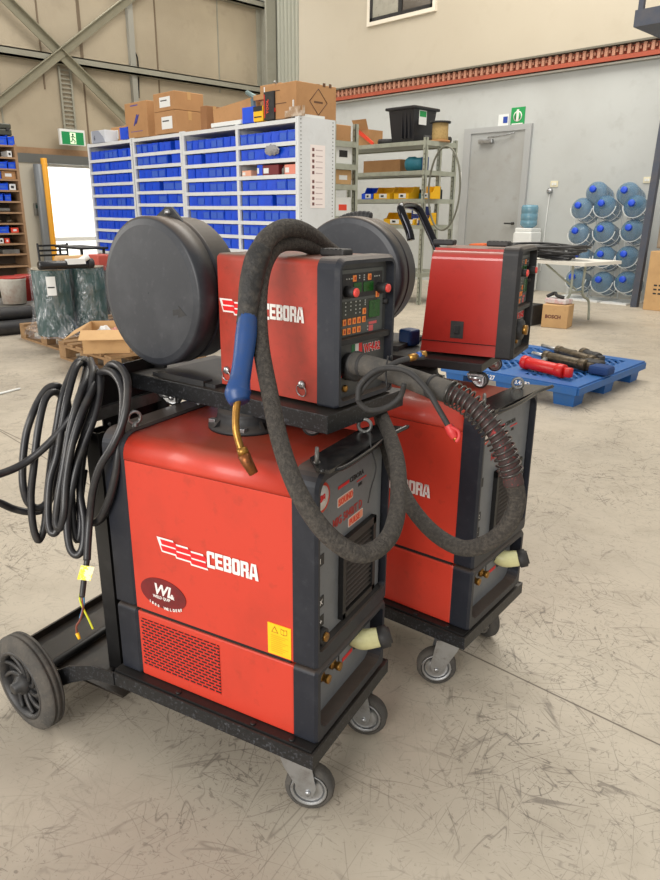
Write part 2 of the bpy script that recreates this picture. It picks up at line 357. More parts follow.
g.box(WX+.02, WX+.05, ya-.015, ya+.015, 2.3, 3.4); g.box(WX+.02, WX+.05, yb-.015, yb+.015, 2.3, 3.4)
for i in range(16): g.box(WX+.025, WX+.04, ya, yb, 2.32+i*.068, 2.34+i*.068)
tag(g.build('cable_ladder', M_steelp), 'narrow galvanised cable ladder running down the insulated wall to the exit sign', 'cable ladder')
for px, pa, pb, l in ((42, 0, 62, 'a'), (82, 0, 48, 'b'), (158, 0, 70, 'c'), (219, 0, 70, 'd'), (88, 75, 130, 'e'), (3, 60, 120, 'f')):  # blanket seams
    p = on(px, pb, 0, WX); gg = G(); gg.box(WX+.001, WX+.012, p.y-.012, p.y+.012, max(2.15, p.z-.4), 6)
    S(gg, 'trim_7', mat('seam_tape', (196, 186, 164) if l in 'df' else (118, 100, 78), .5) if 0 else (M_steelp if l in 'df' else mat('seam_dark', (112, 96, 76), .6)))
g = G(); g.tube([on(128, 35, 0, WX+.02), on(134, 50, 0, WX+.02), on(138, 62, 0, WX+.02), on(139, 98, 0, WX+.02)], .012)
tag(g.build('wall_cable', M_dark), 'black cable hanging loose beside the pale wall post', 'cable')
# exit sign
p = on(62, 131, 0, WX+.3); q = on(85, 146, 0, WX+.3)
ex = thing('exit_sign', 'green and white running man exit sign above the bright side door', 'exit sign', (WX+.25, (p.y+q.y)/2, q.z))
hw = abs(q.y-p.y)/2; hh = p.z-q.z
G().box(-.04, .02, -hw-.03, hw+.03, 0, hh+.04).build('sign_case', M_wpl, ex)
G().box(.021, .026, -hw, hw, .01, hh).build('sign_face', mat('exit_green', (10, 120, 66), .4, emit=.25), ex)
pic = G().box(.027, .03, -.05, .05, .02, hh-.01).build('pictogram', mat('exit_pale', (206, 232, 190), .4, emit=.4), ex)
g = G(); g.X = Matrix.Translation((.031, 0, .02)); g.lathe((0, .0, .145), (1, 0, 0), [(0, .016), (.002, .016)], 12)
for pts in (((-.0, .13), (-.01, .075)), ((-.01, .08), (.03, .045)), ((.03, .045), (.02, .01)), ((-.01, .08), (-.025, .04)), ((-.025, .04), (-.045, .035)), ((0, .12), (.035, .1)), ((0, .12), (-.035, .105))):
    g.tube([(0.001, pts[0][0], pts[0][1]), (0.001, pts[1][0], pts[1][1])], .007, 6, raw=True)
g.build('running_man', mat('exit_dark', (8, 70, 40), .5), pic)
G().box(-.25, -.04, -.05, .05, .08, .12).build('bracket', M_steelp, ex)
# pipes by exit door
def wpost(px0, py0, px1, py1, r, m, label, name, x=WX+.25):
    a = on(px0, py0, 0, x); yy = on(px1, py1, 0, x).y
    tag(G().cyl((x, (a.y+yy)/2, 0), (x, (a.y+yy)/2, a.z), r, n=20).build(name, m), label, 'pipe')
wpost(37, 164, 48, 250, .075, mat('grey_pipe', (120, 124, 128), .4, .3), 'thick grey vertical pipe beside the bright side door', 'downpipe')
wpost(42, 158, 55, 250, .05, mat('ochre_post', (226, 160, 40), .5), 'orange yellow post at the edge of the bright side door', 'bollard_post', WX+.3)
p = on(32, 200, 0, WX+.13)
sw = thing('wall_switch_box', 'small grey green switch box on the jamb left of the grey pipe', 'switch', (WX+.13, 5.03, 1.05)); G().box(0, .05, -.05, .05, 0, .2, bev=.005).build('casing', M_grey, sw); G().box(.05, .06, -.03, .03, .12, .17).build('button', M_dgreen, sw)
# back wall: rail duct, door, window, signs
rl = thing('conductor_rail', 'long orange conductor rail with pale clips running along the back wall', 'rail', (-7.6, WY-.06, 3.1))
M_rail = mat('orange_rail', (168, 78, 54), .6, 0, (140, 64, 46), .4, 3)
G().box(-3.75, 6, -.05, .055, .02, .075).box(-3.75, 6, .02, .055, .02, .19).build('channel', M_rail, rl)
G().box(-3.75, 6, -.08, .055, .2, .225).build('top_bar', mat('rail_steel', (108, 104, 92), .5), rl)
G().box(-3.75, 6, -.03, .055, -.02, .005).build('bottom_bar', mat('rail_steel2', (150, 146, 136), .5), rl)
cl = G().box(-.022, .022, -.045, .02, .08, .19).box(.022, .05, -.02, .02, .12, .16).build('clip', mat('clip_pale', (180, 128, 104), .6), rl); cl.location.x = -3.7
for i in range(1, 74): c = cl.copy(); COL.objects.link(c); c.location.x = -3.7+i*.105
dl, dr = -7.155, -6.172
g = G(); g.box(-7.29, dl, WY-.05, WY, 0, 2.36).box(dr, -6.07, WY-.05, WY, 0, 2.36).box(-7.29, -6.07, WY-.05, WY, 2.36, 2.44); d1 = struct(g.build('door_1', mat('door_frame_grey', (166, 168, 168), .5)))
def pp(o, par): o.parent = par; o.matrix_parent_inverse = Matrix.Translation(-par.location); return o
leaf = pp(G().box(dl, dr, WY-.03, WY-.001, 0, 2.36).build('door_leaf', mat('door_leaf_grey', (164, 166, 165), .6, 0, (140, 136, 126), .5, 1.2, .4, .7)), d1)
def kid(g, name, m, par):                                      # child of a mesh object, built in room coordinates
    o = g.build(name, m); loc = o.location.copy(); o.parent = par; o.location = loc-(par.location if par.parent is None else par.matrix_world.translation); return o
for k, (g_, n_, m_) in enumerate(((G().box(-6.98, -6.72, WY-.1, WY-.03, 2.2, 2.26, bev=.01).tube([(-6.8, WY-.09, 2.28), (-6.5, WY-.09, 2.3), (-6.35, WY-.06, 2.33)], .012, 8), 'door_closer', M_zinc),
        (G().cyl((-6.25, WY-.03, 1.0), (-6.25, WY-.09, 1.0), .02).cyl((-6.25, WY-.09, 1.0), (-6.38, WY-.09, 1.0), .012), 'door_handle', M_dark))):
    kid(g_, n_, m_, d1)
def wall_sign(name, x0, x1, z0, z1, m, label, cat, kids=()):
    t = thing(name, label, cat, ((x0+x1)/2, WY, z0)); W_, H_ = x1-x0, z1-z0
    G().box(-W_/2, W_/2, -.012, -.001, 0, H_, bev=.003).build('board', m, t)
    return t, W_, H_
p, q = on(512, 108, 1, WY), on(524, 128, 1, WY)
t, W_, H_ = wall_sign('safety_sign', p.x, q.x, q.z, p.z, mat('sign_green', (30, 150, 80), .5), 'green rectangular safety sign above the grey door', 'sign')
text('pictogram', '!', H_*.62, M_white, t, SIDE, (-.03, -.014, H_*.42), .004)
G().lathe((0, -.013, H_*.58), (0, -1, 0), [(0, .075), (.002, .075)], 24).build('symbol_ring', M_white, t)
G().lathe((0, -.015, H_*.58), (0, -1, 0), [(0, .06), (.0015, .06)], 24).build('symbol_disc', MATS['sign_green'], t)
G().box(-.02, .02, -.018, -.016, H_*.36, H_*.9).build('symbol_figure', M_white, t)
G().box(-W_*.4, W_*.4, -.015, -.013, H_*.2, H_*.25).box(-W_*.4, W_*.4, -.015, -.013, H_*.1, H_*.15).build('caption_lines', M_white, t)
p, q = on(499, 115, 1, WY), on(508, 130, 1, WY)
t, W_, H_ = wall_sign('toilet_sign', p.x, q.x, q.z, p.z, M_wpl, 'small white sign with blue access symbol left of the green one', 'sign')
G().box(-.0, W_*.42, -.015, -.012, H_*.45, H_*.85).build('symbol', mat('sign_blue', (40, 70, 160), .5), t)
G().box(-W_*.35, W_*.35, -.015, -.012, H_*.15, H_*.22).build('caption_line', MATS['sign_blue'], t)
p, q = on(462, 172, 1, WY), on(466, 187, 1, WY)
t, W_, H_ = wall_sign('notice', p.x-.02, q.x+.02, q.z, p.z, M_wpl, 'small white notice with yellow mark on the wall left of the grey door', 'notice')
G().lathe((0, -.014, H_*.5), (0, -1, 0), [(0, .035), (.002, .035)], 16).build('symbol', M_yel, t)
for (a, b, c, d, l) in ((551, 181, 558, 187, 'cream wall outlet plate between the cooler and the water bottles'), (644, 177, 651, 183, 'cream wall outlet plate beside the leaning dark post')):
    p, q = on(a, b, 1, WY), on(c, d, 1, WY); t, W_, H_ = wall_sign('outlet_plate', p.x, q.x, q.z, p.z, mat('cream_plate', (222, 214, 186), .5), l, 'outlet')
    G().box(-W_*.3, -W_*.05, -.018, -.012, H_*.3, H_*.7).box(W_*.05, W_*.3, -.018, -.012, H_*.3, H_*.7).build('rocker', M_wpl, t)
p = on(549, 191, 1, WY-.05); t = thing('wall_lamp_socket', 'small round socket with a thin cord down the wall beside the cooler', 'socket', (p.x, WY, 0))
G().lathe((0, 0, p.z), (0, -1, 0), [(0, .04), (.04, .045), (.06, .02)], 16).build('socket', M_zinc, t); G().tube([(0, -.02, p.z), (-.02, -.015, 1.0), (-.03, -.015, .3)], .008, 6).build('cord', M_wpl, t)
g = G(); wa, wb = on(371, 24, 1, WY), on(434, 11, 1, WY); z0 = 4.30; xa, xb = wa.x, wb.x
g.box(xa-.06, xb+.06, WY-.05, WY, z0-.06, z0).box(xa-.06, xa, WY-.05, WY, z0, 5.4).box(xb, xb+.06, WY-.05, WY, z0, 5.4).box(xa-.06, xb+.06, WY-.05, WY, 5.4, 5.46); w1 = struct(g.build('window_1', mat('cream_frame', (226, 218, 202), .6)))
mid = xa+(xb-xa)*.5
kid(G().box(xa, xa+.06, WY-.04, WY, z0, 5.4).box(xb-.05, xb, WY-.04, WY, z0, 5.4).box(xa, xb, WY-.04, WY, z0, z0+.06).box(mid-.04, mid+.04, WY-.045, WY, z0, 5.4), 'sash', M_fas2, w1)
kid(G().box(xa+.05, mid, WY-.03, WY-.01, z0+.05, 5.4), 'pane', mat('pane_light', (146, 144, 132), .2, 0, (110, 104, 92), .6, 3), w1)
kid(G().box(mid, xb-.05, WY-.03, WY-.01, z0+.05, 5.4), 'pane', mat('pane_dark', (44, 36, 32), .1), w1)
# lift platform corner at upper right
pl = thing('lift_platform', 'dark grey steel platform corner hanging at the upper right edge', 'platform', on(655, 30, 1, 6.5))
g = G(); pa = on(649, 30, 1, 6.5)-pl.location
G().box(pa.x, .9, -.3, .9, -.02, .1).build('deck', M_dgrey, pl)
for xx in (pa.x+.02, .5, .88): G().box(xx, xx+.04, -.3, -.26, .1, 1.0).build('rail_post', M_dgrey, pl)
G().box(pa.x, .9, -.3, -.26, .3, .34).box(pa.x, .9, -.3, -.26, .55, .6).build('rail', M_dgrey, pl)
# ------------------------------------------------------------ stores: bin shelving
SY = 4.10; SD = .42; LV = [1.87, 1.70, 1.572, 1.445, 1.319, 1.192, 1.064, .937, .81, .683, .556, .43, .3, .17, .06]
def shelving(x0, x1, mids, levels, label):
    t = thing('bin_shelving', label, 'shelving', ((x0+x1)/2, SY, 0)); cx = (x0+x1)/2; T = levels[0]+.012
    for x in [x0]+mids+[x1]:
        g = G(); g.box(x-cx-.018, x-cx+.018, 0, .02, 0, T).box(x-cx-.003, x-cx+.003, .02, SD-.02, 0, T).box(x-cx-.018, x-cx+.018, SD-.02, SD, 0, T); g.build('upright', M_shelf, t)
    G().box(x0-cx, x1-cx, SD-.004, SD, 0, T).build('back_panel', M_shback, t)
    xs = [x0]+mids+[x1]
    for a, b in zip(xs, xs[1:]):
        for z in levels: G().box(a-cx+.018, b-cx-.018, .0, SD-.004, z-.028 if z < T-.02 else z-.03, z+.0).box(a-cx, b-cx, -.004, .0, z-.03, z+.002).build('shelf', M_shelf, t)
    return t
XB = [-8.292, -7.30, -7.25, -6.33, -6.29, -5.423, -4.617]
shelving(XB[0], XB[1], [], LV, 'grey white steel bin shelving, leftmost section nearest the bright side door')
shelving(XB[2], XB[3], [], [1.87, 1.72, 1.60, 1.47, 1.343, 1.218, 1.094]+[.966, .84, .71, .58, .45, .32, .1], 'grey white steel bin shelving, second section from the left, below the stacked cartons')
sh = shelving(XB[4], XB[6], [XB[5]], LV, 'grey white double bin shelving with papers taped on its right end')
cx_ = (XB[4]+XB[6])/2
ep = G().box(XB[6]-cx_+.018, XB[6]-cx_+.022, .0, SD, 0, 1.885).build('end_panel', M_shelf, sh)
g = G()
for k in range(44):
    z = 1.86-k*.03
    for y in (.02, SD-.035): g.box(XB[6]-cx_+.0221, XB[6]-cx_+.0235, y, y+.012, z, z+.008)
g.build('slot_rows', mat('slot_grey', (120, 120, 116), .6), ep)
for z0, z1, y_ in ((1.43, 1.68, 3), (1.18, 1.43, 3)):
    pa = G().box(XB[6]-cx_+.0225, XB[6]-cx_+.024, .13, .30, z0, z1).build('paper_notice', mat('paper', (236, 226, 222), .7), ep)
    g = G()
    for k in range(5): g.box(XB[6]-cx_+.0241, XB[6]-cx_+.0248, .15, .175, z1-.05-k*.045, z1-.025-k*.045)
    g.build('picture', mat('ink_brown', (110, 70, 66), .6), pa); g = G()
    for k in range(5): g.box(XB[6]-cx_+.0241, XB[6]-cx_+.0246, .19, .27, z1-.045-k*.045, z1-.038-k*.045)
    g.build('print_lines', mat('ink_pale', (190, 170, 170), .6), pa)
BM = {}
def bin_mesh(w, full):
    k = (w, full)
    if k in BM: return BM[k]
    g = G(); h, d, e = .094, .30, .003; w2 = w/2-.003
    g.box(-w2, w2, 0, d, 0, e); g.box(-w2, -w2+e, .0, d, e, h).box(w2-e, w2, .0, d, e, h).box(-w2+e, w2-e, d-e, d, e, h)
    g.box(-w2+e, w2-e, 0, e, e, h-.01).box(-w2, w2, -.004, .004, h-.012, h-.004); g.box(-w2+.01, w2-.01, -.0035, -.0001, .018, .06)
    o = g.build('storage_bin', M_bin); c_ = o.location.copy()
    if full: q = G().box(-w2+.008, w2-.008, -.0055-c_.y, -.0042-c_.y, .015, .072).build('bin_card', M_binl, o)
    BM[k] = o; return o
ORD = ['top', 'second', 'third', 'fourth', 'fifth', 'sixth', 'seventh', 'eighth', 'ninth']
bay_names = ['the leftmost bay', 'the second bay', 'the third bay', 'the rightmost bay']
BAYX = [(XB[0], XB[1]), (XB[2], XB[3]), (XB[4], XB[5]), (XB[5], XB[6])]
proto_done = set()
PAT = [[[.105]*9]*9,
       [[.088]*6+[0]+[.1]*1, [.1, .1, .1, .16, .0, .15], [.12]*5+[.075]*2, [.11, .15, .13, .0, .2, .16], [.1, .09, .15, .15, .15, .12], [.095]*9, [.095]*9],
       [[.1]*8, [.1, .13, .0, .1, .1, .15, .14], [.12, .1, .12, .12, .1, .1, .12], [.12, .12, .1, .12, .12, .1, .1], [.14, .12, .12, .12, .15, .12], [.12]*7, [.12, .12, .1, .14, .1, .12], [.13]*6],
       [[.1, .1, .1, .1, .1, .1, .1], [.1, .1, .15, .18, .12, .1], None, [.1, .12, .14, .14, .13, .13], [.1, .13, .2, .0, .13, .14], [.1, .1, .1, .1, .1, .12, .1], [.1, .12, .14, .12, .12, .1], [.12]*6]]
for bi, (xa, xb) in enumerate(BAYX):
    levs = LV if bi != 1 else [1.87, 1.72, 1.60, 1.47, 1.343, 1.218, 1.094, .966]
    for k, row in enumerate(PAT[bi]):
        if row is None: continue
        z = levs[k+1]; x = xa+.024; tot = sum(row)+sum(.06 for r in row if r == 0); sc_ = min(1.0, (xb-xa-.048)/tot) if bi != 1 else (xb-xa-.048)/tot
        if bi != 1: sc_ = (xb-xa-.05)/tot
        for ri, r in enumerate(row):
            if r == 0: x += .06*sc_; continue
            full = random.random() < (.4 if bi else .15); key = (r, full)
            fresh = key not in BM; pr = bin_mesh(r, full); o = pr if fresh else copy_tree(pr)
            o.location = (x+r*sc_/2, SY+.168+random.uniform(0, .012), z+.001); o.scale = (sc_, 1, 1)
            nn_ = row[:ri+1]; cnt = sum(1 for q in nn_ if q)
            tag(o, '%s blue bin from the left on the %s shelf down of %s' % (ORD[cnt-1].replace('top', 'first'), ORD[k], bay_names[bi]), 'storage bin', 'blue bins on the %s shelf of %s' % (ORD[k], bay_names[bi]))
            x += r*sc_
def carton(name, x0, x1, y0, y1, z0, z1, m, label, cat='box', tape=True, paper=None, rz=0, group=None):
    t = thing(name, label, cat, ((x0+x1)/2, (y0+y1)/2, z0), rz, group); a, b, h = (x1-x0)/2, (y1-y0)/2, z1-z0
    G().box(-a, a, -b, b, 0, h, bev=min(.006, h*.1)).build('carton_body', m, t)
    if tape: G().box(-a, a, -.02, .02, h, h+.0012).box(a, a+.0012, -.02, .02, h*.6, h).box(-a-.0012, -a, -.02, .02, h*.6, h).build('packing_tape', mat('tape_brown', (190, 150, 100), .3), t)
    if paper: px0, px1, pz0, pz1 = paper; p_ = G().box(-a+px0*2*a, -a+px1*2*a, -b-.0015, -b, h*pz0, h*pz1).build('paper_label', M_wpl, t); G().box(-a+(px0+.1*(px1-px0))*2*a, -a+(px0+.7*(px1-px0))*2*a, -b-.0025, -b-.0015, h*(pz0+.6*(pz1-pz0)), h*(pz0+.7*(pz1-pz0))).build('print', M_lgrey, p_)
    return t
TZ = 1.885
def top(px0, px1, y): return on(px0, 130, 1, y).x, on(px1, 130, 1, y).x
def ztop(px, py, y): return on(px, py, 1, y).z
# goods on top of the bin shelving
a, b = top(92, 106, 4.16); t = carton('parts_carton', a, b, 4.14, 4.4, TZ, TZ+.13, mat('pale_grey_card', (196, 200, 206), .6), 'small white and grey carton at the left end of the shelving top', tape=False); 
G().prism([(-.13, .13), (.02, .13), (.12, .06), (.16, 0), (-.13, 0)][::-1], 1, -.135, -.1305).build('print_panel', mat('slate_print', (150, 156, 170), .5), t); text('print', '6', .07, M_dgrey, t, SIDE, (-.09, -.137, .03), .002)
a, b = top(111, 127, 4.3); carton('cardboard_box', a, b, 4.3, 4.5, TZ, TZ+.17, M_card, 'small brown carton with white label behind a blue bin, left on the shelving top', paper=(.15, .45, .25, .8))
a, b = top(118.5, 127, 4.12); o = copy_tree(BM[(.105, False)]) if (.105, False) in BM else copy_tree(list(BM.values())[0]); o.location = ((a+b)/2, 4.19, TZ+.001); o.scale = (1.7, .4, 1.3); o.rotation_euler = (0, 0, 0)
for kk in ('group',):
    if kk in o: del o[kk]
tag(o, 'single wide blue bin on top of the shelving in front of a small carton', 'storage bin')
a, b = top(126, 148, 4.14); t = carton('cardboard_box', a, b, 4.14, 4.42, TZ, ztop(140, 101, 4.14), M_card, 'worn brown carton with blue handwriting, left of the two stacked cartons on the shelving'); G().tube([(-.04, -.143, .12), (.03, -.143, .22), (.0, -.143, .14), (.06, -.143, .22)], .007, 6).box(-.1, .05, -.1415, -.14, .31, .32).box(-.12, .12, -.1415, -.14, .06, .065).build('handwriting', mat('blue_ink', (70, 70, 150), .6), t)
a, b = top(155, 176, 4.12); z1 = ztop(160, 112, 4.12); z2 = ztop(160, 93, 4.12)
carton('cardboard_box', a, b, 4.12, 4.46, TZ, z1, M_card, 'lower of the two stacked brown cartons with white labels on the shelving', paper=(.35, .85, .2, .75))
carton('cardboard_box', a, b, 4.12, 4.46, z1+.002, z2, M_card, 'upper of the two stacked brown cartons with white labels on the shelving', paper=(.3, .8, .2, .75))
a, b = top(201, 207, 4.3); carton('cardboard_box', a, b, 4.3, 4.5, TZ, ztop(208, 105, 4.3), mat('dark_card', (140, 98, 62), .8), 'narrow dark brown carton squeezed right of the stacked pair on the shelving')
a, b = top(214, 253, 4.3); g = G(); z = ztop(230, 101, 4.3)
t = thing('open_carton', 'open tan carton lying on its side in the middle of the shelving top', 'box', ((a+b)/2, 4.4, TZ)); hw_ = (b-a)/2; g._add([(-hw_, -.1, .0), (hw_, -.1, 0), (hw_, -.1, z-TZ), (-hw_, -.1, z-TZ-.05), (-hw_, .1, 0), (hw_, .1, 0), (hw_, .1, z-TZ), (-hw_, .1, z-TZ-.05)], [(0, 1, 2, 3), (4, 7, 6, 5), (0, 3, 7, 4), (1, 5, 6, 2), (3, 2, 6, 7), (0, 4, 5, 1)]); g.build('carton_body', M_card, t)
a, b = top(211, 241, 4.12); tag(G().box(a, b, 4.12, 4.27, TZ, TZ+.035, bev=.004).build('folded_sheet', M_wpl), 'flat white board lying on the shelving in front of the open tan carton', 'board')
a, b = top(241, 253, 4.12); t = thing('air_tool', 'air gun with grey blue grip standing in a blue bin on the shelving', 'air gun', ((a+b)/2, 4.2, TZ)); G().box(-.09, .09, -.06, .06, 0, .13, bev=.005).build('holder', M_bin, t); G().tube([(-.0, 0, .1), (.0, 0, .15), (-.01, 0, .2)], .022, 12).build('grip', mat('grey_blue', (90, 112, 120), .5), t); G().cyl((.05, 0, .2), (-.09, 0, .26), .02).build('barrel', mat('steel_teal', (120, 140, 140), .4, .4), t)
a, b = top(253.5, 263, 4.12); t = carton('product_box', a, b, 4.12, 4.2, TZ, ztop(258, 106, 4.12), M_yel, 'small yellow printed box beside the black and red box on the shelving', tape=False); G().box(-.06, .06, -.0425, -.041, .08, .12).box(-.05, .05, -.0425, -.041, .03, .04).build('print', M_fas2, t); G().box(-.07, .07, -.03, .04, .17, .21).build('cork_top', M_card, t)
a, b = top(264, 274, 4.12); H_ = ztop(270, 91, 4.12)-TZ; t = carton('tool_box', a, b, 4.12, 4.2, TZ, TZ+H_, M_dark, 'tall black box with red tool picture on the shelving in front of brown cartons', tape=False)
hb = (b-a)/2; G().box(-hb+.005, -hb+.02, -.0415, -.04, .02, H_-.02).box(hb, hb+.0015, -.035, .03, .06, .09).tube([(hb+.003, -.01, .06), (hb+.003, .0, .2), (hb+.003, -.01, .26)], .012, 6).build('picture', mat('picture_red', (190, 40, 34), .5), t); G().tube([(hb+.003, -.03, .29), (hb+.003, .03, .24)], .008, 6).build('picture_steel', M_zinc, t); text('print', 'TOOL', .04, M_org, t, SIDE, (0, -.0425, .05), .001, rot=PI/2)
a, b = top(259, 279, 4.34); carton('cardboard_box', a, b, 4.36, 4.52, TZ, ztop(270, 84, 4.36), M_card, 'brown carton with white paper behind the black and red box', paper=(.2, .6, .5, .95))
a, b = top(279.5, 302, 4.16); z = ztop(290, 82, 4.16); b = on(296, 100, 1, 4.14).x; t = thing('cardboard_box', 'largest brown carton with diamond mark at the right end of the shelving top', 'box', (b-.3, 4.34, TZ), 0); G().box(-.1, .3, -.2, .26, 0, z-TZ, bev=.006).build('carton_body', M_card, t); G().box(-.1, .3, .03, .07, z-TZ, z-TZ+.001).build('packing_tape', MATS['tape_brown'], t)
zz = (z-TZ)*.5; g = G()
for a_ in range(4):
    p = [(0, .1), (.1, 0), (0, -.1), (-.1, 0)]; q0, q1 = p[a_], p[(a_+1) % 4]; g.tube([(.3005, .05+q0[0], zz+q0[1]), (.3005, .05+q1[0], zz+q1[1])], .0035, 6, raw=True)
g.box(.3, .3012, .0, .1, zz-.01, zz+.005).box(.3, .3012, .1, .13, zz+.12, zz+.15).box(.3, .3012, .17, .2, zz+.12, zz+.15); g.box(-.05, .1, -.2012, -.2, zz+.08, zz+.087).box(-.05, .18, -.2012, -.2, zz-.02, zz-.013); g.build('print', mat('card_print', (96, 66, 44), .7), t)
a, b = top(284, 300, 4.1); g = G(); 
for k in range(5): g.box(a+k*.05, b-.03+k*.01, 4.11+k*.004, 4.13+k*.004, TZ+.002, TZ+.05+.03*math.sin(k*2))
tag(g.build('plastic_wrap', mat('crumpled_wrap', (160, 130, 100), .35, 0, (220, 210, 196), .7, 20), None), 'crumpled printed wrapping at the foot of the largest carton', 'wrapping')
tag(G().box(-4.72, -4.60, 4.13, 4.4, TZ, TZ+.02).box(-4.70, -4.69, 4.13, 4.45, TZ+.02, TZ+.13).build('leaning_board', M_wpl), 'white panel propped at the right end of the shelving beside the largest carton', 'panel')
# boxes on the mixed shelf of the last bay, and the rag above
zs = LV[3]+.001
for (p0, p1, h, m, l) in ((240.5, 249.5, .05, mat('peach_box', (226, 168, 140), .6), 'low peach coloured box at the left of the shelf with mixed goods'), (255.5, 261, .09, M_bin, 'narrow blue and white packet beside the maroon box'), (261, 277, .085, mat('maroon_box', (112, 32, 38), .5), 'long maroon box with white end on the mixed goods shelf'), (283, 295, .08, mat('salmon_box', (224, 140, 120), .6), 'salmon and white box at the right of the mixed goods shelf')):
    a, b = on(p0, 170, 1, SY).x, on(p1, 170, 1, SY).x; t = carton('product_box', a, b, SY+.015, SY+.2, zs, zs+h, m, l, tape=False); G().box(-(b-a)*.42, -(b-a)*.1, -.094, -.0925, h*.2, h*.7).build('paper_label', M_wpl, t)
a = on(280, 170, 1, SY).x; tag(G().lathe((a, SY+.06, zs), (0, 0, 1), [(0, .03), (.05, .03), (.06, .015), (.07, .015)], 16).build('small_bottle', M_grey), 'small grey bottle between the maroon and salmon boxes', 'bottle')
p = on(272, 150, 1, SY-.01); g = G(); bm_ = bmesh.ops.create_icosphere(g.bm, subdivisions=3, radius=1)
for v in g.bm.verts: n_ = math.sin(v.co.x*7)*math.cos(v.co.z*9+v.co.y*5); v.co = Vector((p.x+v.co.x*.09*(1+.2*n_), p.y+v.co.y*.03, p.z+v.co.z*.038*(1+.4*n_)))
tag(g.build('rag', mat('rag_grey', (150, 148, 150), .9), None), 'crumpled grey plastic bag hanging over the second shelf of the rightmost bay', 'bag')
# ------------------------------------------------------------ steel shelving behind
def steelrack(name, x0, x1, y0, y1, levels, posts, label, h):
    t = thing(name, label, 'shelving', (x1, y0, 0))
    for (x, y) in posts:
        g = G(); g.box(x-x1-.045, x-x1, y-y0, y-y0+.006, 0, h).box(x-x1-.006, x-x1, y-y0, y-y0+.045, 0, h); up = g.build('upright', M_galv, t); g = G()
        for k in range(int(h/.06)): g.box(x-x1-.03, x-x1-.016, y-y0-.0012, y-y0, .03+k*.06, .05+k*.06)
        g.build('slot_row', mat('slot_olive', (110, 110, 96), .6), up)
    for z in levels: G().box(x0-x1, -.0, 0, y1-y0, z-.03, z).box(x0-x1, 0, -.003, .0, z-.045, z+.004).box(x0-x1, 0, y1-y0, y1-y0+.003, z-.045, z+.004).build('shelf', M_galv, t)
    for z in levels: G().box(-.004, .002, 0, y1-y0, z-.05, z+.005).build('end_beam', M_galv, t)
    return t
CL = [1.99, on(440, 170, 1, 7.3).z, on(440, 199, 1, 7.3).z, on(440, 226, 1, 7.3).z, .4]
steelrack('long_shelving', -7.75, -5.80, 7.27, 7.9, CL, [(-5.80, 7.27), (-5.80, 7.55), (-5.80, 7.87), (-7.7, 7.27), (-7.7, 7.87)], 'long galvanised steel shelving with yellow bins beyond the blue bin shelving', 2.03)
BL = [on(345, 137+dy, 1, 5.5).z for dy in (0, 33, 58, 92)]; BL = [1.84, 1.62, 1.42, 1.1, .7]
steelrack('narrow_shelving', -6.4, -5.47, 5.35, 5.72, BL, [(-5.47, 5.35), (-5.47, 5.68), (-6.38, 5.35), (-6.38, 5.68)], 'narrow galvanised shelving end frame just right of the white end panel', 2.02)
G_ = on(333, 122, 1, 5.35)
def kz(px0, px1, pyb, pyt, y): p, q = on(px0, pyb, 1, y), on(px1, pyt, 1, y); return p.x, q.x, p.z, q.z
for (r, d, m, l, nm, c) in (((332, 352, 142, 122, 5.37), .3, M_card, 'open brown carton on top of the narrow shelving', 'cardboard_box', 'box'),):
    a, b, z0, z1 = kz(*r); carton(nm, -5.8, -5.5, 5.4, 5.64, BL[0]+.006, BL[0]+.16, m, l, tape=False)
for zi, h, m, l in ((1, .22, M_wpl, 'white packet with black mark on the upper shelf of the narrow shelving'), (2, .15, M_card2, 'small tan carton with white label on the narrow shelving'), (3, .2, M_wpl, 'stacked white and orange cartons on the lower shelf of the narrow shelving')):
    t = carton('parts_carton', -5.74, -5.5, 5.4, 5.66, BL[zi]+.006, BL[zi]+h, m, l, tape=False); G().box(.1205, .122, -.06, .06, h*.3, h*.6).box(-.05, .05, -.133, -.1305, h*.3, h*.6).build('printed_mark', (M_lgrey if zi == 1 else M_wpl if zi == 2 else M_org), t)
# goods on the long shelving
TC = CL[0]+.006; y = 7.35
a, b = on(388, 138, 1, y).x, on(413, 138, 1, y).x; z = on(400, 107, 1, y).z
t = thing('storage_tub', 'large black lidded plastic tub on top of the long shelving', 'tub', ((a+b)/2, y+.2, TC)); hw_ = (b-a)/2; H_ = z-TC
g = G(); g._add([(-hw_*.86, -.15, 0), (hw_*.86, -.15, 0), (hw_*.86, .2, 0), (-hw_*.86, .2, 0), (-hw_, -.2, H_-.03), (hw_, -.2, H_-.03), (hw_, .25, H_-.03), (-hw_, .25, H_-.03)], [(0, 3, 2, 1), (4, 5, 6, 7), (0, 1, 5, 4), (1, 2, 6, 5), (2, 3, 7, 6), (3, 0, 4, 7)])
for x in (-.0, .06, .12): g.box(x, x+.02, -.195, -.16, .05, H_-.05)
g.build('tub_body', mat('tub_black', (34, 34, 38), .35), t); G().box(-hw_-.035, hw_+.035, -.235, .285, H_-.035, H_, bev=.01).build('lid', MATS['tub_black'], t)
lb = G().box(hw_, hw_+.003, -.1, .05, H_*.5, H_*.9).build('paper_label', M_wpl, t); G().box(hw_+.003, hw_+.0045, -.09, .04, H_*.72, H_*.88).build('green_print', MATS['sign_green'], lb)
p = on(437, 137, 1, 7.6); t = thing('cable_spool', 'wooden coloured cable spool on top of the long shelving behind the black tub', 'spool', (p.x+.03, 7.62, TC)); c_ = mat('tan_cord', (176, 148, 96), .8, 0, (130, 104, 60), .5, 40)
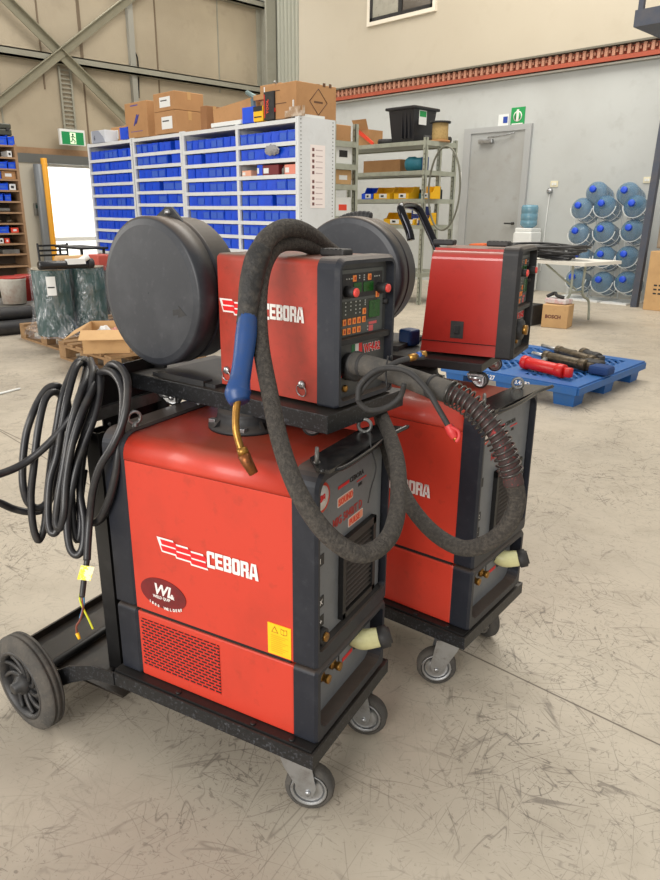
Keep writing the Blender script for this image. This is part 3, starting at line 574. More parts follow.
G().lathe((0, 0, 0), (0, 0, 1), [(0, .13), (.02, .13)], 28).build('flange', M_card, t); G().lathe((0, 0, .02), (0, 0, 1), [(0, .1), (.02, .105), (.1, .1), (.2, .1)], 28).build('wound_cord', c_, t); G().lathe((0, 0, .22), (0, 0, 1), [(0, .13), (.02, .13)], 28).build('flange', M_dark, t)
p = on(383, 140, 1, y); tag(G().lathe((p.x, y+.1, TC), (0, 0, 1), [(0, .13), (.03, .14), (.06, .13), (.065, .06)], 24).build('coiled_strap', M_dark), 'low dark coil of strap left of the black tub on the long shelving', 'coil')
a, b = on(352, 140, 1, y).x, on(370, 140, 1, y).x; t = thing('open_carton', 'brown open carton with a red edge left of the black tub', 'box', ((a+b)/2, y+.15, TC)); G().box(-.14, .12, -.12, .15, 0, .2).build('carton_body', M_card, t); g = G(); g._add([(-.14, -.12, .2), (.1, -.12, .2), (.13, -.2, .32), (-.13, -.2, .32), (-.14, -.115, .2), (.1, -.115, .2), (.13, -.195, .32), (-.13, -.195, .32)], [(0, 1, 2, 3), (7, 6, 5, 4), (0, 4, 5, 1), (1, 5, 6, 2), (2, 6, 7, 3), (3, 7, 4, 0)]); g.build('flap', M_card, t)
g = G(); g._add([(-.12, -.14, .19), (-.08, -.14, .22), (.22, -.14, .03), (.2, -.14, .0), (-.12, -.12, .19), (-.08, -.12, .22), (.22, -.12, .03), (.2, -.12, .0)], [(0, 3, 2, 1), (4, 5, 6, 7), (0, 1, 5, 4), (1, 2, 6, 5), (2, 3, 7, 6), (3, 0, 4, 7)]); g.build('red_strip', M_org, t)
tag(G().cyl((-5.99, 7.45, TC+.04), (-5.85, 7.82, TC+.04), .038).build('dark_roll', M_dark), 'dark roll lying on the right end of the long shelving top', 'roll')
def parts_bin(x, y, z, w_, m, label, group=None):
    t = thing('open_front_bin', label, 'storage bin', (x, y, z), 0, group); g = G(); h = .15; d = .21; e = .004; w2 = w_/2-.004
    g.box(-w2, w2, 0, d, 0, e).box(-w2, w2, d-e, d, e, h).box(-w2, w2, 0, e, e, h*.45)
    for sx_ in (-w2, w2-e): g.prism([(0, e), (0, h*.45), (.06, h*.55), (.1, h), (d, h), (d, e)], 0, sx_, sx_+e)
    g.build('bin_body', m, t); G().box(-w2*.3, w2*.6, -.003, 0, .01, .065).build('paper_label', M_wpl, t); G().box(-w2*.1, w2*.25, -.0045, -.003, .025, .05).build('print', M_lgrey, t); return t
zc = CL[2]+.005
for k, (px0, px1) in enumerate(((362, 374), (374, 391), (394, 410), (422, 431))):
    a, b = on(px0, 190, 1, 7.3).x, on(px1, 190, 1, 7.3).x
    parts_bin((a+b)/2, 7.29, zc, b-a, M_bin if k == 0 else M_yb, ('blue open fronted bin with white tag, left of the yellow bins', 'leftmost yellow open fronted bin on the middle shelf', 'middle yellow open fronted bin on the middle shelf', 'rightmost yellow bin on the middle shelf, behind the steel post')[k])
zc = CL[3]+.005
for k, (px0, px1) in enumerate(((384, 404), (403, 416), (420, 427))):
    a, b = on(px0, 215, 1, 7.3).x, on(px1, 215, 1, 7.3).x
    parts_bin((a+b)/2, 7.29, zc, b-a, M_yb, ('leftmost yellow bin on the lower shelf behind the rear spool drum', 'middle yellow bin on the lower shelf behind the rear spool drum', 'rightmost yellow bin on the lower shelf, behind the shiny handle')[k])
a, b = on(452, 200, 1, 7.4).x, on(457, 200, 1, 7.4).x
parts_bin(-5.93, 7.45, CL[2]+.005, .2, M_teal, 'teal open fronted bin at the right end of the middle shelf')
for k, (py, l) in enumerate(((0, 'lower blue and white box at the right end of the lower shelf'), (1, 'upper blue and white box at the right end of the lower shelf'))):
    t = carton('product_box', -6.04, -5.86, 7.33, 7.5, zc+k*.115, zc+k*.115+.112, mat('navy_box', (40, 60, 130), .5), l, tape=False); G().box(-.06, .03, -.0865, -.085, .02, .08).build('white_print', M_wpl, t); G().box(.03, .07, -.0865, -.085, .06, .09).build('yellow_print', M_yel, t)
t = thing('tape_roll_stack', 'shiny blue cylinder tin at the right end of the upper shelf', 'tin', (-5.93, 7.42, CL[1]+.005)); G().lathe((0, 0, 0), (0, 0, 1), [(0, .05), (.16, .05), (.165, .04)], 20).build('tin_body', mat('metal_blue', (30, 70, 150), .3, .5), t)
p = on(413, 170, 1, 7.35); t = thing('blue_roll', 'dark teal round roll on the upper shelf below the black tub', 'roll', (p.x, 7.4, CL[1]+.005)); G().lathe((-.12, 0, .085), (1, 0, 0), [(0, .08), (.02, .09), (.1, .09), (.13, .075), (.24, .075)], 24).build('roll_body', M_teal, t)
a, b = on(358, 168, 1, 7.4).x, on(400, 168, 1, 7.4).x; carton('flat_carton', a+.1, b, 7.4, 7.75, CL[1]+.006, CL[1]+.16, M_card, 'brown flat carton lying on the upper shelf of the long shelving', tape=False)
tag(G().box(-6.2, -5.95, 7.62, 7.85, CL[2]+.006, CL[2]+.13, bev=.01).build('equipment_case', M_dark), 'black case at the back of the middle shelf behind the teal bin', 'case')
tag(G().box(-6.95, -6.35, 7.62, 7.85, CL[2]+.006, CL[2]+.16, bev=.01).build('equipment_case', M_dark), 'long dark case behind the yellow bins of the middle shelf', 'case')
c_ = on(444, 189, 1, 7.262); g = G(); g.tube([c_+Vector((.235*math.cos(a), -.0, .48*math.sin(a))) for a in [k*PI/12 for k in range(24)]], .012, 8, closed=True, sub=2)
tag(g.build('hose_hoop', mat('grey_hose', (104, 104, 92), .5)), 'grey hose bent in a large hoop hanging at the right end of the long shelving', 'hose')
# ------------------------------------------------------------ wooden rack at the far left
RX = -9.0; ry0, ry1 = 2.2, 3.55; RL = [on(8, y_, 0, RX).z for y_ in (145, 157, 168.5, 179, 190, 201, 212, 223, 233, 243.5, 254, 266, 284)]
t = thing('wooden_rack', 'brown plywood rack of narrow shelves at the far left edge', 'rack', (RX, ry1, 0))
for yy in (ry0, ry1-.03): G().box(-.4, 0, yy-ry1, yy-ry1+.03, 0, RL[0]+.01).build('side_board', M_ply, t)
for z in RL: G().box(-.4, .0, ry0-ry1+.03, -.03, z-.02, z).build('shelf', M_ply, t)
G().box(-.41, -.4, ry0-ry1, 0, 0, RL[0]).build('back_board', mat('rack_back', (96, 84, 72), .8), t)
def yx(px, py): return on(px, py, 0, RX).y
rackbins = [(0, -4, 9, 0), (0, 9, 16.5, 0), (2, -3, 9, 0), (2, 9, 17.5, 0), (3, -4, 3, 0), (4, -2, 10, 0), (5, -2, 5, 0), (5, 6, 13, 0), (8, 0, 11, 0)]
words = ['on the rack top', '', 'second bin shelf', 'third', 'fourth', 'fifth', '', '', 'lower shelf']
for li, a, b, _ in rackbins:
    z = RL[li] if li == 0 else RL[li]; y0_, y1_ = yx(a, 150+11*li), yx(b, 150+11*li)
    g = G(); w_ = (y1_-y0_)/2-.004; z_ = z+.001
    hgt = .105 if li == 0 else .085
    g.box(-.26, 0, -w_, w_, 0, .004).box(-.004, 0, -w_, w_, .004, hgt-.015).box(0, .004, -w_, w_, hgt-.03, hgt-.02).box(-.26, 0, -w_, -w_+.004, .004, hgt).box(-.26, 0, w_-.004, w_, .004, hgt).box(-.26, -.256, -w_, w_, .004, hgt)
    t = thing('storage_bin', 'blue plastic bin, %s of shelf level %s in the brown plywood rack' % ('right' if b > 12 else 'left', ['one', 'two', 'three', 'four', 'five', 'six', 'seven', 'eight', 'nine'][li]), 'storage bin', (RX-.02, (y0_+y1_)/2, z_)); g.build('bin_body', M_bin, t); G().box(.0, .002, -w_*.5, w_*.5, .02, .05).build('bin_card', M_binl, t)
misc = [(1, 9, 14, .07, M_wpl, 'small white box on the plywood rack between the blue bins', 'parts_carton'), (3, 3, 18, .09, M_card, 'brown carton on the plywood rack with a blue bin at its left', 'parts_carton'), (4, 11, 18, .07, M_wpl, 'black and white packet beside a blue bin on the plywood rack', 'product_box'), (9, 1, 6, .06, M_wpl, 'white packet on the lower rack shelf beside orange ones', 'product_box'), (9, 7, 12, .06, M_org, 'orange box on the lower rack shelf beside the white packet', 'product_box'), (8, 13, 21, .06, M_org, 'flat orange box right of the blue bin low on the plywood rack', 'product_box')]
for li, a, b, h, m, l, n_ in misc:
    y0_, y1_ = yx(a, 150+11*li), yx(b, 150+11*li); t = thing(n_, l, 'box', (RX-.03, (y0_+y1_)/2, RL[li]+.001)); w_ = (y1_-y0_)/2-.003; G().box(-.2, 0, -w_, w_, 0, h, bev=.004).build('carton_body', m, t); G().box(0, .002, -w_*.5, w_*.4, h*.3, h*.7).build('printed_mark', M_dark if m is M_wpl else M_wpl, t)
for li, cnt, l in ((6, 3, 'grey steel bars'), (7, 4, 'dark oily fittings'), (8, 1, 'wire scrap'), (10, 2, 'steel plates')):
    for k in range(cnt):
        y0_ = yx(0+k*5, 150+11*li); g = G()
        if li == 6: g.cyl((RX-.08-.07*k, 2.6, RL[li]+.024), (RX-.06-.07*k, 3.4, RL[li]+.024), .022)
        elif li == 7: g.lathe((RX-.1, 3.0+.13*k, RL[li]), (0, 0, 1), [(0, .045), (.03, .05), (.035, .03), (.07, .03)], 14)
        elif li == 8: g.tube([(RX-.05, 3.4+.03*math.sin(j), RL[li]+.012+.01*(j % 2)) for j in range(6)], .006, 6)
        else: g.box(RX-.3, RX-.04, 3.0+k*.25, 3.2+k*.25, RL[li], RL[li]+.03+.02*k, bev=.004)
        tag(g.build({6: 'steel_bar', 7: 'pipe_fitting', 8: 'wire_scrap', 10: 'steel_plate'}[li], M_oil if li in (7, 8) else M_grey), {6: ['frontmost', 'middle', 'rearmost'][k % 3]+' grey steel bar lying on a middle shelf of the plywood rack', 7: ['first', 'second', 'third', 'fourth'][k % 4]+' dark pipe fitting from the left on a shelf of the plywood rack', 8: 'bit of oily wire at the right end of a rack shelf', 10: ['left', 'right'][k % 2]+' steel plate on a low shelf of the plywood rack'}[li], {6: 'bar', 7: 'fitting', 8: 'wire', 10: 'plate'}[li], l)
t = thing('carry_case', 'olive green carry case on top of the plywood rack at the left edge', 'case', (RX-.2, (yx(-10, 130)+yx(13, 130))/2, RL[0]+.107)); w_ = (yx(13, 130)-yx(-10, 130))/2; G().box(-.15, .16, -w_, w_, 0, .07, bev=.012).build('case_base', mat('olive_case', (62, 64, 54), .5), t); G().box(-.15, .16, -w_, w_, .072, .13, bev=.012).build('case_lid', MATS['olive_case'], t); G().box(.16, .17, w_*.5, w_*.75, .055, .085).build('latch', M_dark, t)
# buckets
for (px, py, m, r, l) in ((15, 303, mat('bucket_white', (206, 200, 188), .5, 0, (150, 90, 60), .5, 7), .12, 'rust stained white bucket with a red lid near the plywood rack'), (28, 300, mat('bucket_red', (168, 40, 34), .5), .1, 'dark red bucket behind the white one near the plywood rack')):
    q = on(px, py, 0, -7.9 if r > .11 else -8.2)
    t = thing('bucket', l, 'bucket', (q.x, q.y, q.z)); G().lathe((0, 0, 0), (0, 0, 1), [(0, r), (.24, r*1.13), (.25, r*1.18), (.265, r*1.18)], 32).build('bucket_body', m, t); G().lathe((0, 0, .266), (0, 0, 1), [(0, r*1.2), (.012, r*1.2), (.018, r*1.1), (.02, .01)], 32).build('lid', mat('bucket_lid', (172, 52, 44), .4), t)
    ZBK = q.z
# low bench and dark pipes on the floor at the left
t = thing('low_bench', 'low grey steel bench under the buckets at the left edge', 'bench', (-8.0, 2.2, 0)); G().box(-.6, .45, -.8, 1.1, ZBK-.05, ZBK-.001).build('bench_top', M_grey, t)
for (x, y_) in ((-.5, -.7), (.4, -.7), (-.5, 1.0), (.4, 1.0)): G().box(x-.03, x+.03, y_-.03, y_+.03, 0, ZBK-.05).build('leg', M_dgrey, t)
for k, (yy, zz_, r) in enumerate(((0, .07, .068), (.15, .07, .068), (.3, .06, .06), (.07, .19, .06), (.22, .18, .06), (.42, .05, .05))):
    p = on(36-k*1.2, 338-k*6, 2, 0); x = -6.95-yy
    tag(G().cyl((x, 1.2, zz_), (x+.02, 2.72+.05*(k % 3), zz_), r, n=20).build('dark_pipe', M_dark), ['nearest dark pipe on the floor at the left edge beside the wrapped pallet', 'second dark pipe on the floor at the left edge', 'third dark pipe on the floor at the left edge', 'front dark pipe lying on top of the floor pipes at the left edge', 'rear dark pipe lying on top of the floor pipes at the left edge', 'thinnest dark pipe at the back of the floor pipes'][k], 'pipe')
# ------------------------------------------------------------ pallets at the left
def pallet(name, label, cx, cy, rz, L_=1.1, W_=.8, m=None, boards=6):
    t = thing(name, label, 'pallet', (cx, cy, 0), rz); m = m or M_wood
    for k in range(boards): x = -L_/2+k*(L_-.1)/(boards-1); G().box(x, x+.1, -W_/2, W_/2, .122, .14).build('deck_board', m, t)
    for k in range(3):
        y_ = -W_/2+k*(W_-.08)/2; G().box(-L_/2, L_/2, y_, y_+.08, .1, .12).build('stringer', m, t); G().box(-L_/2, L_/2, y_, y_+.08, 0, .018).build('bottom_board', m, t)
        for j in range(3): x = -L_/2+j*(L_-.12)/2; G().box(x, x+.12, y_, y_+.08, .02, .1).build('block', m, t)
    return t
pallet('wooden_pallet', 'weathered wooden pallet under the two film wrapped green drums', -6.15, 2.96, 0, 1.05, 1.0)
pallet('wooden_pallet', 'wooden pallet in front carrying the open cardboard carton', -5.1, 2.74, 0, .88, .82)
def drum(px0, px1, py_top, lab, dx):
    x_ = dx; a, b = on(px0, 300, 0, x_).y, on(px1, 300, 0, x_).y; r = (b-a)/2*.98; cy = (a+b)/2
    z1 = on((px0+px1)/2, py_top, 0, x_-.1).z
    t = thing('steel_drum', lab, 'drum', (x_, cy, .142)); h = z1-.142
    G().lathe((0, 0, 0), (0, 0, 1), [(0, r*.97), (.01, r), (h*.32, r), (h*.34, r*1.02), (h*.36, r), (h*.65, r), (h*.67, r*1.02), (h*.69, r), (h-.01, r), (h, r*.97)], 40).build('drum_body', M_dgreen, t)
    G().lathe((0, 0, h), (0, 0, 1), [(0, r*1.0), (.012, r), (.014, r*.9)], 40).build('drum_lid', mat('dusty_tan_lid', (150, 142, 124), .6), t)
    return t, r, cy, h, x_
D1_ = drum(35, 71, 268, 'left dark green steel drum wrapped in clear film, with white paper', -5.85); D2_ = drum(72, 105, 266, 'right dark green steel drum wrapped in clear film', -5.85)
film = bpy.data.materials.new('stretch_film'); film.use_nodes = True; nt = film.node_tree; N = nt.nodes; N.remove(N['Principled BSDF'])
tr_ = N.new('ShaderNodeBsdfTransparent'); gl = N.new('ShaderNodeBsdfGlossy'); gl.inputs['Roughness'].default_value = .22; df = N.new('ShaderNodeBsdfDiffuse'); df.inputs[0].default_value = (.62, .66, .74, 1)
tc = N.new('ShaderNodeTexCoord'); mp = N.new('ShaderNodeMapping'); mp.inputs['Scale'].default_value = (3.5, 3.5, 1.3); mp.inputs['Rotation'].default_value = (.5, .2, 0); nz = N.new('ShaderNodeTexNoise'); nz.inputs['Scale'].default_value = 5; nz.inputs['Distortion'].default_value = 1.5; mr_ = N.new('ShaderNodeMapRange')
for i, v in enumerate((.47, .8, .08, .42)): mr_.inputs[i+1].default_value = v
m1 = N.new('ShaderNodeMixShader'); m2 = N.new('ShaderNodeMixShader'); m1.inputs[0].default_value = .45; bu = N.new('ShaderNodeBump'); bu.inputs['Strength'].default_value = .8; bu.inputs['Distance'].default_value = .03
Lk = nt.links; Lk.new(tc.outputs['Object'], mp.inputs[0]); Lk.new(mp.outputs[0], nz.inputs['Vector']); Lk.new(nz.outputs[0], mr_.inputs[0]); Lk.new(nz.outputs[0], bu.inputs['Height']); Lk.new(bu.outputs[0], gl.inputs['Normal']); Lk.new(bu.outputs[0], df.inputs['Normal'])
Lk.new(df.outputs[0], m1.inputs[1]); Lk.new(gl.outputs[0], m1.inputs[2]); Lk.new(mr_.outputs[0], m2.inputs[0]); Lk.new(tr_.outputs[0], m2.inputs[1]); Lk.new(m1.outputs[0], m2.inputs[2]); Lk.new(m2.outputs[0], N['Material Output'].inputs[0])
def wrap(D, lab, skirt, kids):
    t_, r, cy, h, x_ = D; t = thing('stretch_film', lab, 'plastic film', (x_, cy, .15)); g = G(); n = 64; vs = []; fs = []
    zs_ = [0, .05, .12, .2, .32, .5, .75, 1.0]
    for k, f in enumerate(zs_):
        for i in range(n):
            a = 2*PI*i/n; w_ = .006*math.sin(a*9+k*1.7)+.004*math.sin(a*23+k)
            rr_ = r*1.03+.012+w_+(skirt*max(0, .26-f)*1.0 if f < .26 else 0)*(1+.35*math.sin(a*5+1)); vs.append((rr_*math.cos(a), rr_*math.sin(a), f*h+.01*math.sin(a*3)))
    for k in range(len(zs_)-1):
        for i in range(n): j = (i+1) % n; fs.append((k*n+i, k*n+j, (k+1)*n+j, (k+1)*n+i))
    g._add(vs, fs, True); g.build('film_sheet', film, t)
    if kids:
        g = G(); a0 = -.62; vs = []
        for k in range(5):
            a = a0+k*.1
            for z in (h*.62, h*.9): vs.append(((r*1.03+.024)*math.cos(a), (r*1.03+.024)*math.sin(a), z))
        g._add(vs, [(2*k, 2*k+2, 2*k+3, 2*k+1) for k in range(4)]); p_ = g.build('shipping_paper', M_wpl, t)
        g = G(); g._add([((r*1.03+.0255)*math.cos(a0+.04+q*.1), (r*1.03+.0255)*math.sin(a0+.04+q*.1), z) for z in (h*.73, h*.75) for q in (0, 1, 2, 3)], [(0, 1, 5, 4), (1, 2, 6, 5), (2, 3, 7, 6)]); g.build('print_band', M_lgrey, p_)
wrap(D1_, 'clear stretch film around the left green drum, flaring at the pallet', .35, True); wrap(D2_, 'clear stretch film around the right green drum', .2, False)
p, q = on(38, 259, 0, -5.6), on(88, 262, 0, -5.6); z_ = .142+D1_[3]+.05
t = thing('black_tube_roll', 'black wrapped tube lying across the tops of the green drums', 'tube', ((p.x+q.x)/2, (p.y+q.y)/2, z_)); hl = (q.y-p.y)/2
G().cyl((0, -hl, 0), (-.02, hl, -.005), .034, n=20).build('tube_body', mat('shiny_black_wrap', (26, 26, 28), .25), t); G().box(-.02, .03, .02, .17, .0, .042).build('paper_label', M_wpl, t); G().cyl((-.02, hl, 0), (-.02, hl+.05, .0), .04, n=16).build('end_plug', M_dark, t)
G().cyl((-.02, hl-.06, .02), (.02, hl-.0, .06), .025).build('paper_scrap', M_wpl, t)
p, q = on(55, 253, 0, -6.1), on(104, 256, 0, -6.1); tag(G().cyl((p.x, p.y, z_+.0), (q.x, q.y, z_+.0), .04, n=20).build('cardboard_tube', M_card2), 'tan cardboard tube behind the black tube on the drums', 'tube')
p = on(101, 254, 0, -5.9); tag(G().box(-6.0, -5.8, p.y-.08, p.y+.06, z_-.08, z_+.05, bev=.01).build('red_packet', mat('faded_red', (176, 74, 62), .6)), 'faded red packet at the right end of the cardboard tube', 'packet')
# chair behind
p = on(53, 250, 0, -7.6); t = thing('office_chair', 'black slatted back of a chair behind the wrapped drums', 'chair', (-7.6, p.y, 0)); w_ = .14
zt_ = on(53, 243, 0, -7.6).z
for s_ in (-1, 1): G().cyl((0, s_*w_, 0), (0, s_*w_*1.15, zt_), .012, n=8).build('back_post', M_blk, t)
for k in range(3): G().box(-.01, .01, -w_*1.1, w_*1.1, zt_-.02-.05*k-.015, zt_-.02-.05*k+.005).build('back_slat', M_blk, t)
G().box(0, .4, -w_*1.2, w_*1.2, .44, .47, bev=.01).build('seat', M_blk, t)
for s_ in (-1, 1): G().cyl((.37, s_*w_, 0), (.37, s_*w_, .44), .012, n=8).build('front_leg', M_blk, t)
p = on(90, 247, 0, -7.0); t = thing('side_table', 'low black table top seen through the side door behind the drums', 'table', (-7.2, p.y, 0)); G().box(-.3, .3, -.15, .15, p.z-.02, p.z).build('table_top', M_blk, t)
for (x, y_) in ((-.25, -.12), (.25, -.12), (-.25, .12), (.25, .12)): G().cyl((x, y_, 0), (x, y_, p.z-.02), .015, n=8).build('leg', M_blk, t)
# open carton
t = thing('open_carton', 'open tan cardboard carton with spread flaps on the front pallet', 'box', (-4.98, 2.50, .142), math.radians(-35)); g = G(); a_, b_, h, e = .23, .17, .17, .004
g.box(-a_, a_, -b_, b_, 0, e).box(-a_, a_, -b_, -b_+e, e, h).box(-a_, a_, b_-e, b_, e, h).box(-a_, -a_+e, -b_, b_, e, h).box(a_-e, a_, -b_, b_, e, h); g.build('carton_body', M_card2, t)
for nm, vs in (('flap', [(-a_, -b_, h), (a_, -b_, h), (a_-.02, -b_-.13, h-.07), (-a_+.02, -b_-.13, h-.07)]), ('flap', [(-a_, b_, h), (a_, b_, h), (a_, b_+.1, h+.1), (-a_, b_+.1, h+.1)]), ('flap', [(a_, -b_, h), (a_, b_, h), (a_+.13, b_, h-.05), (a_+.13, -b_, h-.05)]), ('flap', [(-a_, -b_, h), (-a_, b_, h), (-a_-.13, b_, h-.08), (-a_-.13, -b_, h-.08)])):
    g = G(); g._add(vs+[(v[0], v[1], v[2]+.004) for v in vs], [(0, 1, 2, 3), (7, 6, 5, 4), (0, 4, 5, 1), (1, 5, 6, 2), (2, 6, 7, 3), (3, 7, 4, 0)]); g.build(nm, M_card2, t)
for k, (x, y_, m, l) in enumerate(((-.08, .0, M_wpl, 'crumpled white bag inside the open tan carton'), (.06, .02, mat('pinkish', (190, 130, 120), .6), 'pinkish packet inside the open tan carton'))):
    g = G(); bmesh.ops.create_icosphere(g.bm, subdivisions=3, radius=1)
    for v in g.bm.verts: n_ = math.sin(v.co.x*8+k)*math.cos(v.co.z*7+v.co.y*6); v.co = Vector((-5.02+x+v.co.x*.07*(1+.2*n_), 2.52+y_+v.co.y*.06, .15+.07+v.co.z*.07*(1+.3*n_)))
    tag(g.build('plastic_bag', m), l, 'bag')
q = on(107, 349, 2, .15); g = G(); bmesh.ops.create_icosphere(g.bm, subdivisions=3, radius=1)
for v in g.bm.verts: n_ = math.sin(v.co.x*9)*math.cos(v.co.z*7+v.co.y*8); v.co = Vector((q.x+v.co.x*.1, q.y+v.co.y*.07*(1+.2*n_), .182+v.co.z*.035*(1+.4*n_)))
tag(g.build('plastic_bag', mat('pale_grey_wrap', (190, 194, 202), .25)), 'flat pale plastic bag on the front pallet right of the open carton', 'bag')
tag(G().cyl(on(-4, 394.5, 2, .008), on(20, 388.5, 2, .008), .007).build('welding_rod', M_wpl), 'thin white rod lying on the floor at the left edge', 'rod')
# ------------------------------------------------------------ right side: bottles, cooler, table, pallet
t = thing('water_cooler', 'white water cooler with an upturned blue bottle beside the grey door', 'water cooler', (-5.82, 9.85, 0)); wz = on(520, 228, 1, 9.7).z
G().box(-.15, .15, -.15, .15, 0, wz-.05, bev=.02).box(-.14, .14, -.14, .14, wz-.05, wz, bev=.01).build('cabinet', M_wpl, t); G().box(-.06, -.02, -.2, -.15, wz-.3, wz-.27).box(.02, .06, -.2, -.15, wz-.3, wz-.27).build('tap', M_dark, t)
G().box(-.19, -.15, -.1, .02, wz-.22, wz-.08, bev=.01).build('cup_holder', M_wpl, t)
bz = wz; G().lathe((0, 0, bz), (0, 0, 1), [(-.02, .05), (.0, .06), (.03, .11), (.05, .125), (.1, .125), (.11, .118), (.12, .125), (.2, .125), (.21, .118), (.22, .125), (.3, .125), (.33, .11), (.335, .01)], 32).build('bottle', M_water, t)
g = G(); R_b = .143; LB = .36
BOT = [(597, 194), (628, 195), (584, 210), (607, 208), (637, 208), (581, 235), (606, 233), (634, 232), (582, 258), (606, 258), (629, 258), (578, 280), (604, 283), (628, 283)]
names_ = ['left bottle of the loose top pair', 'right bottle of the loose top pair', 'left bottle of the top rack row', 'middle bottle of the top rack row', 'right bottle of the top rack row, partly behind the post', 'left bottle of the second rack row', 'middle bottle of the second rack row', 'right bottle of the second rack row', 'left bottle of the third rack row, hidden behind the table cables', 'middle bottle of the third rack row behind the table', 'right bottle of the third rack row', 'left bottle of the bottom rack row behind the table leg', 'middle bottle of the bottom rack row', 'right bottle of the bottom rack row beside the post']
TL = math.radians(24); nose = Vector((.05, -.93, .26)).normalized()
first = None
for k, (px, py) in enumerate(BOT):
    p = on(px, py, 1, 9.52)
    if first is None:
        t = thing('water_bottle', 'x', 'water bottle'); 
        G().lathe((0, 0, 0), nose, [(-LB/2-.005, .03), (-LB/2, .12), (-LB/2+.02, R_b), (-.07, R_b), (-.06, R_b-.008), (-.05, R_b), (.05, R_b), (.06, R_b-.008), (.07, R_b), (LB/2-.06, R_b), (LB/2-.03, R_b*.93), (LB/2, R_b*.7), (LB/2+.03, R_b*.38), (LB/2+.05, .035), (LB/2+.07, .033)], 36).build('bottle_body', M_bot, t)
        G().lathe((0, 0, 0), nose, [(LB/2+.055, .042), (LB/2+.095, .042), (LB/2+.1, .03)], 20).build('cap', M_cap, t); first = t
    else: t = copy_tree(first)
    up = .0; t.location = p-nose*.04+Vector((0, .05 if k < 2 else 0, 0)); t['label'] = names_[k].replace('bottle', 'blue water bottle', 1)+('' if 'post' in names_[k] or 'table' in names_[k] else ' by the back wall'); t['category'] = 'water bottle'; t['group'] = 'water bottles by the back wall'
for k, px in enumerate((572, 598, 627)):
    x = [-4.88, -4.52, -4.12][k]
    t = thing('bottle_rack', ['left white wire bottle rack against the back wall', 'middle white wire bottle rack against the back wall', 'right white wire bottle rack, beside the dark post'][k], 'bottle rack', (x, 9.6, 0)); g = G()
    G().box(-.19, .17, -.28, .3, .0, .02).build('base', M_wpl, t)
    for s_ in (-.17, .15): G().tube([(s_, .2, .02), (s_+.02, .16, 1.08), (s_+.02, .12, 1.09)], .009, 8).build('upright_wire', M_wpl, t)
    for (px_, py_) in [b for b in BOT[2:] if abs(on(b[0], b[1], 1, 9.52).x-x) < .2]:
        c = on(px_, py_, 1, 9.52)-Vector((x, 9.6, 0)); u = nose.cross(Vector((0, 0, 1))).normalized(); v = u.cross(nose).normalized()
        pts = [c-nose*-.09+(u*math.cos(a)+v*math.sin(a))*(R_b+.008) for a in [PI+k_*PI/10 for k_ in range(11)]] if True else []
        g = G(); g.tube(pts, .006, 6, sub=2); g.tube([q_-nose*.18 for q_ in pts], .006, 6, sub=2)
        for a in (PI*1.2, PI*1.5, PI*1.8): q_ = c+(u*math.cos(a)+v*math.sin(a))*(R_b+.008); g.tube([q_+nose*.09, q_-nose*.2], .005, 6, raw=True)
        g.build('cradle', M_wpl, t)
p0, p1 = Vector((-3.81, 9.27, 0)), on(660, 143, 1, 9.27)
d_ = (p1-p0); g = G(); g.X = Matrix.Translation(p0) @ Vector((0, 0, 1)).rotation_difference(Vector((.02, 0, 1))).to_matrix().to_4x4(); g.box(-.045, .035, -.04, .04, 0, 4.2); tag(g.build('steel_post', M_dgrey), 'dark blue grey steel post standing by the right edge in front of the bottles', 'post')
g = G()
for k in range(7):
    a = -3.62+k*.05; vs = []
    g.tube([(a, 9.3+.03*(k % 2), 2.25), (a+.01, 9.28, 1.6), (a-.03*(k % 3), 9.3+.02*(k % 2), 1.0), (a-.05*(k % 2), 9.3, .75)], .035, 8)
tag(g.build('hanging_sheet', mat('grey_brown_sheet', (150, 136, 118), .8, 0, (86, 78, 68), .6, 3)), 'grey brown folded sheet hanging at the right edge beside the dark post', 'sheet')
t = carton('cardboard_box', -3.64, -3.1, 9.1, 9.6, 0, .72, M_card2, 'tall brown carton on the floor at the right edge', tape=False)
g = G(); [g.box(-.17+i*.06, -.13+i*.06, -.2515, -.25, .3-j*.05, .32-j*.05) for i in range(3) for j in range(3)]; g.build('print', M_dark, t)
# folding table
TZ_ = .74; c1, c2, c3, c4 = on(617, 258, 2, TZ_), on(600, 263.5, 2, TZ_), on(520, 265, 2, TZ_), on(548, 256, 2, TZ_)
TZ_ = .675; t = thing('folding_table', 'white folding table with grey legs, cables heaped on it', 'folding table', (-3.85, 7.5, 0)); o_ = Vector((-3.85, 7.5, 0))
ta, tb = Vector((-3.42, 6.95, 0)), Vector((-5.1, 7.12, 0)); ax_ = (tb-ta).normalized(); nn = Vector((-ax_.y, ax_.x, 0)); nn = nn if nn.y > 0 else -nn
g = G(); vs = [];
for z in (TZ_-.035, TZ_): vs += [ta+Vector((0, 0, z)), tb+Vector((0, 0, z)), tb+nn*.7+Vector((0, 0, z)), ta+nn*.7+Vector((0, 0, z))]
g._add([v-o_ for v in vs], [(0, 1, 2, 3), (4, 5, 6, 7), (0, 1, 5, 4), (1, 2, 6, 5), (2, 3, 7, 6), (3, 0, 4, 7)]); g.build('table_top', mat('table_white', (224, 220, 210), .5), t)
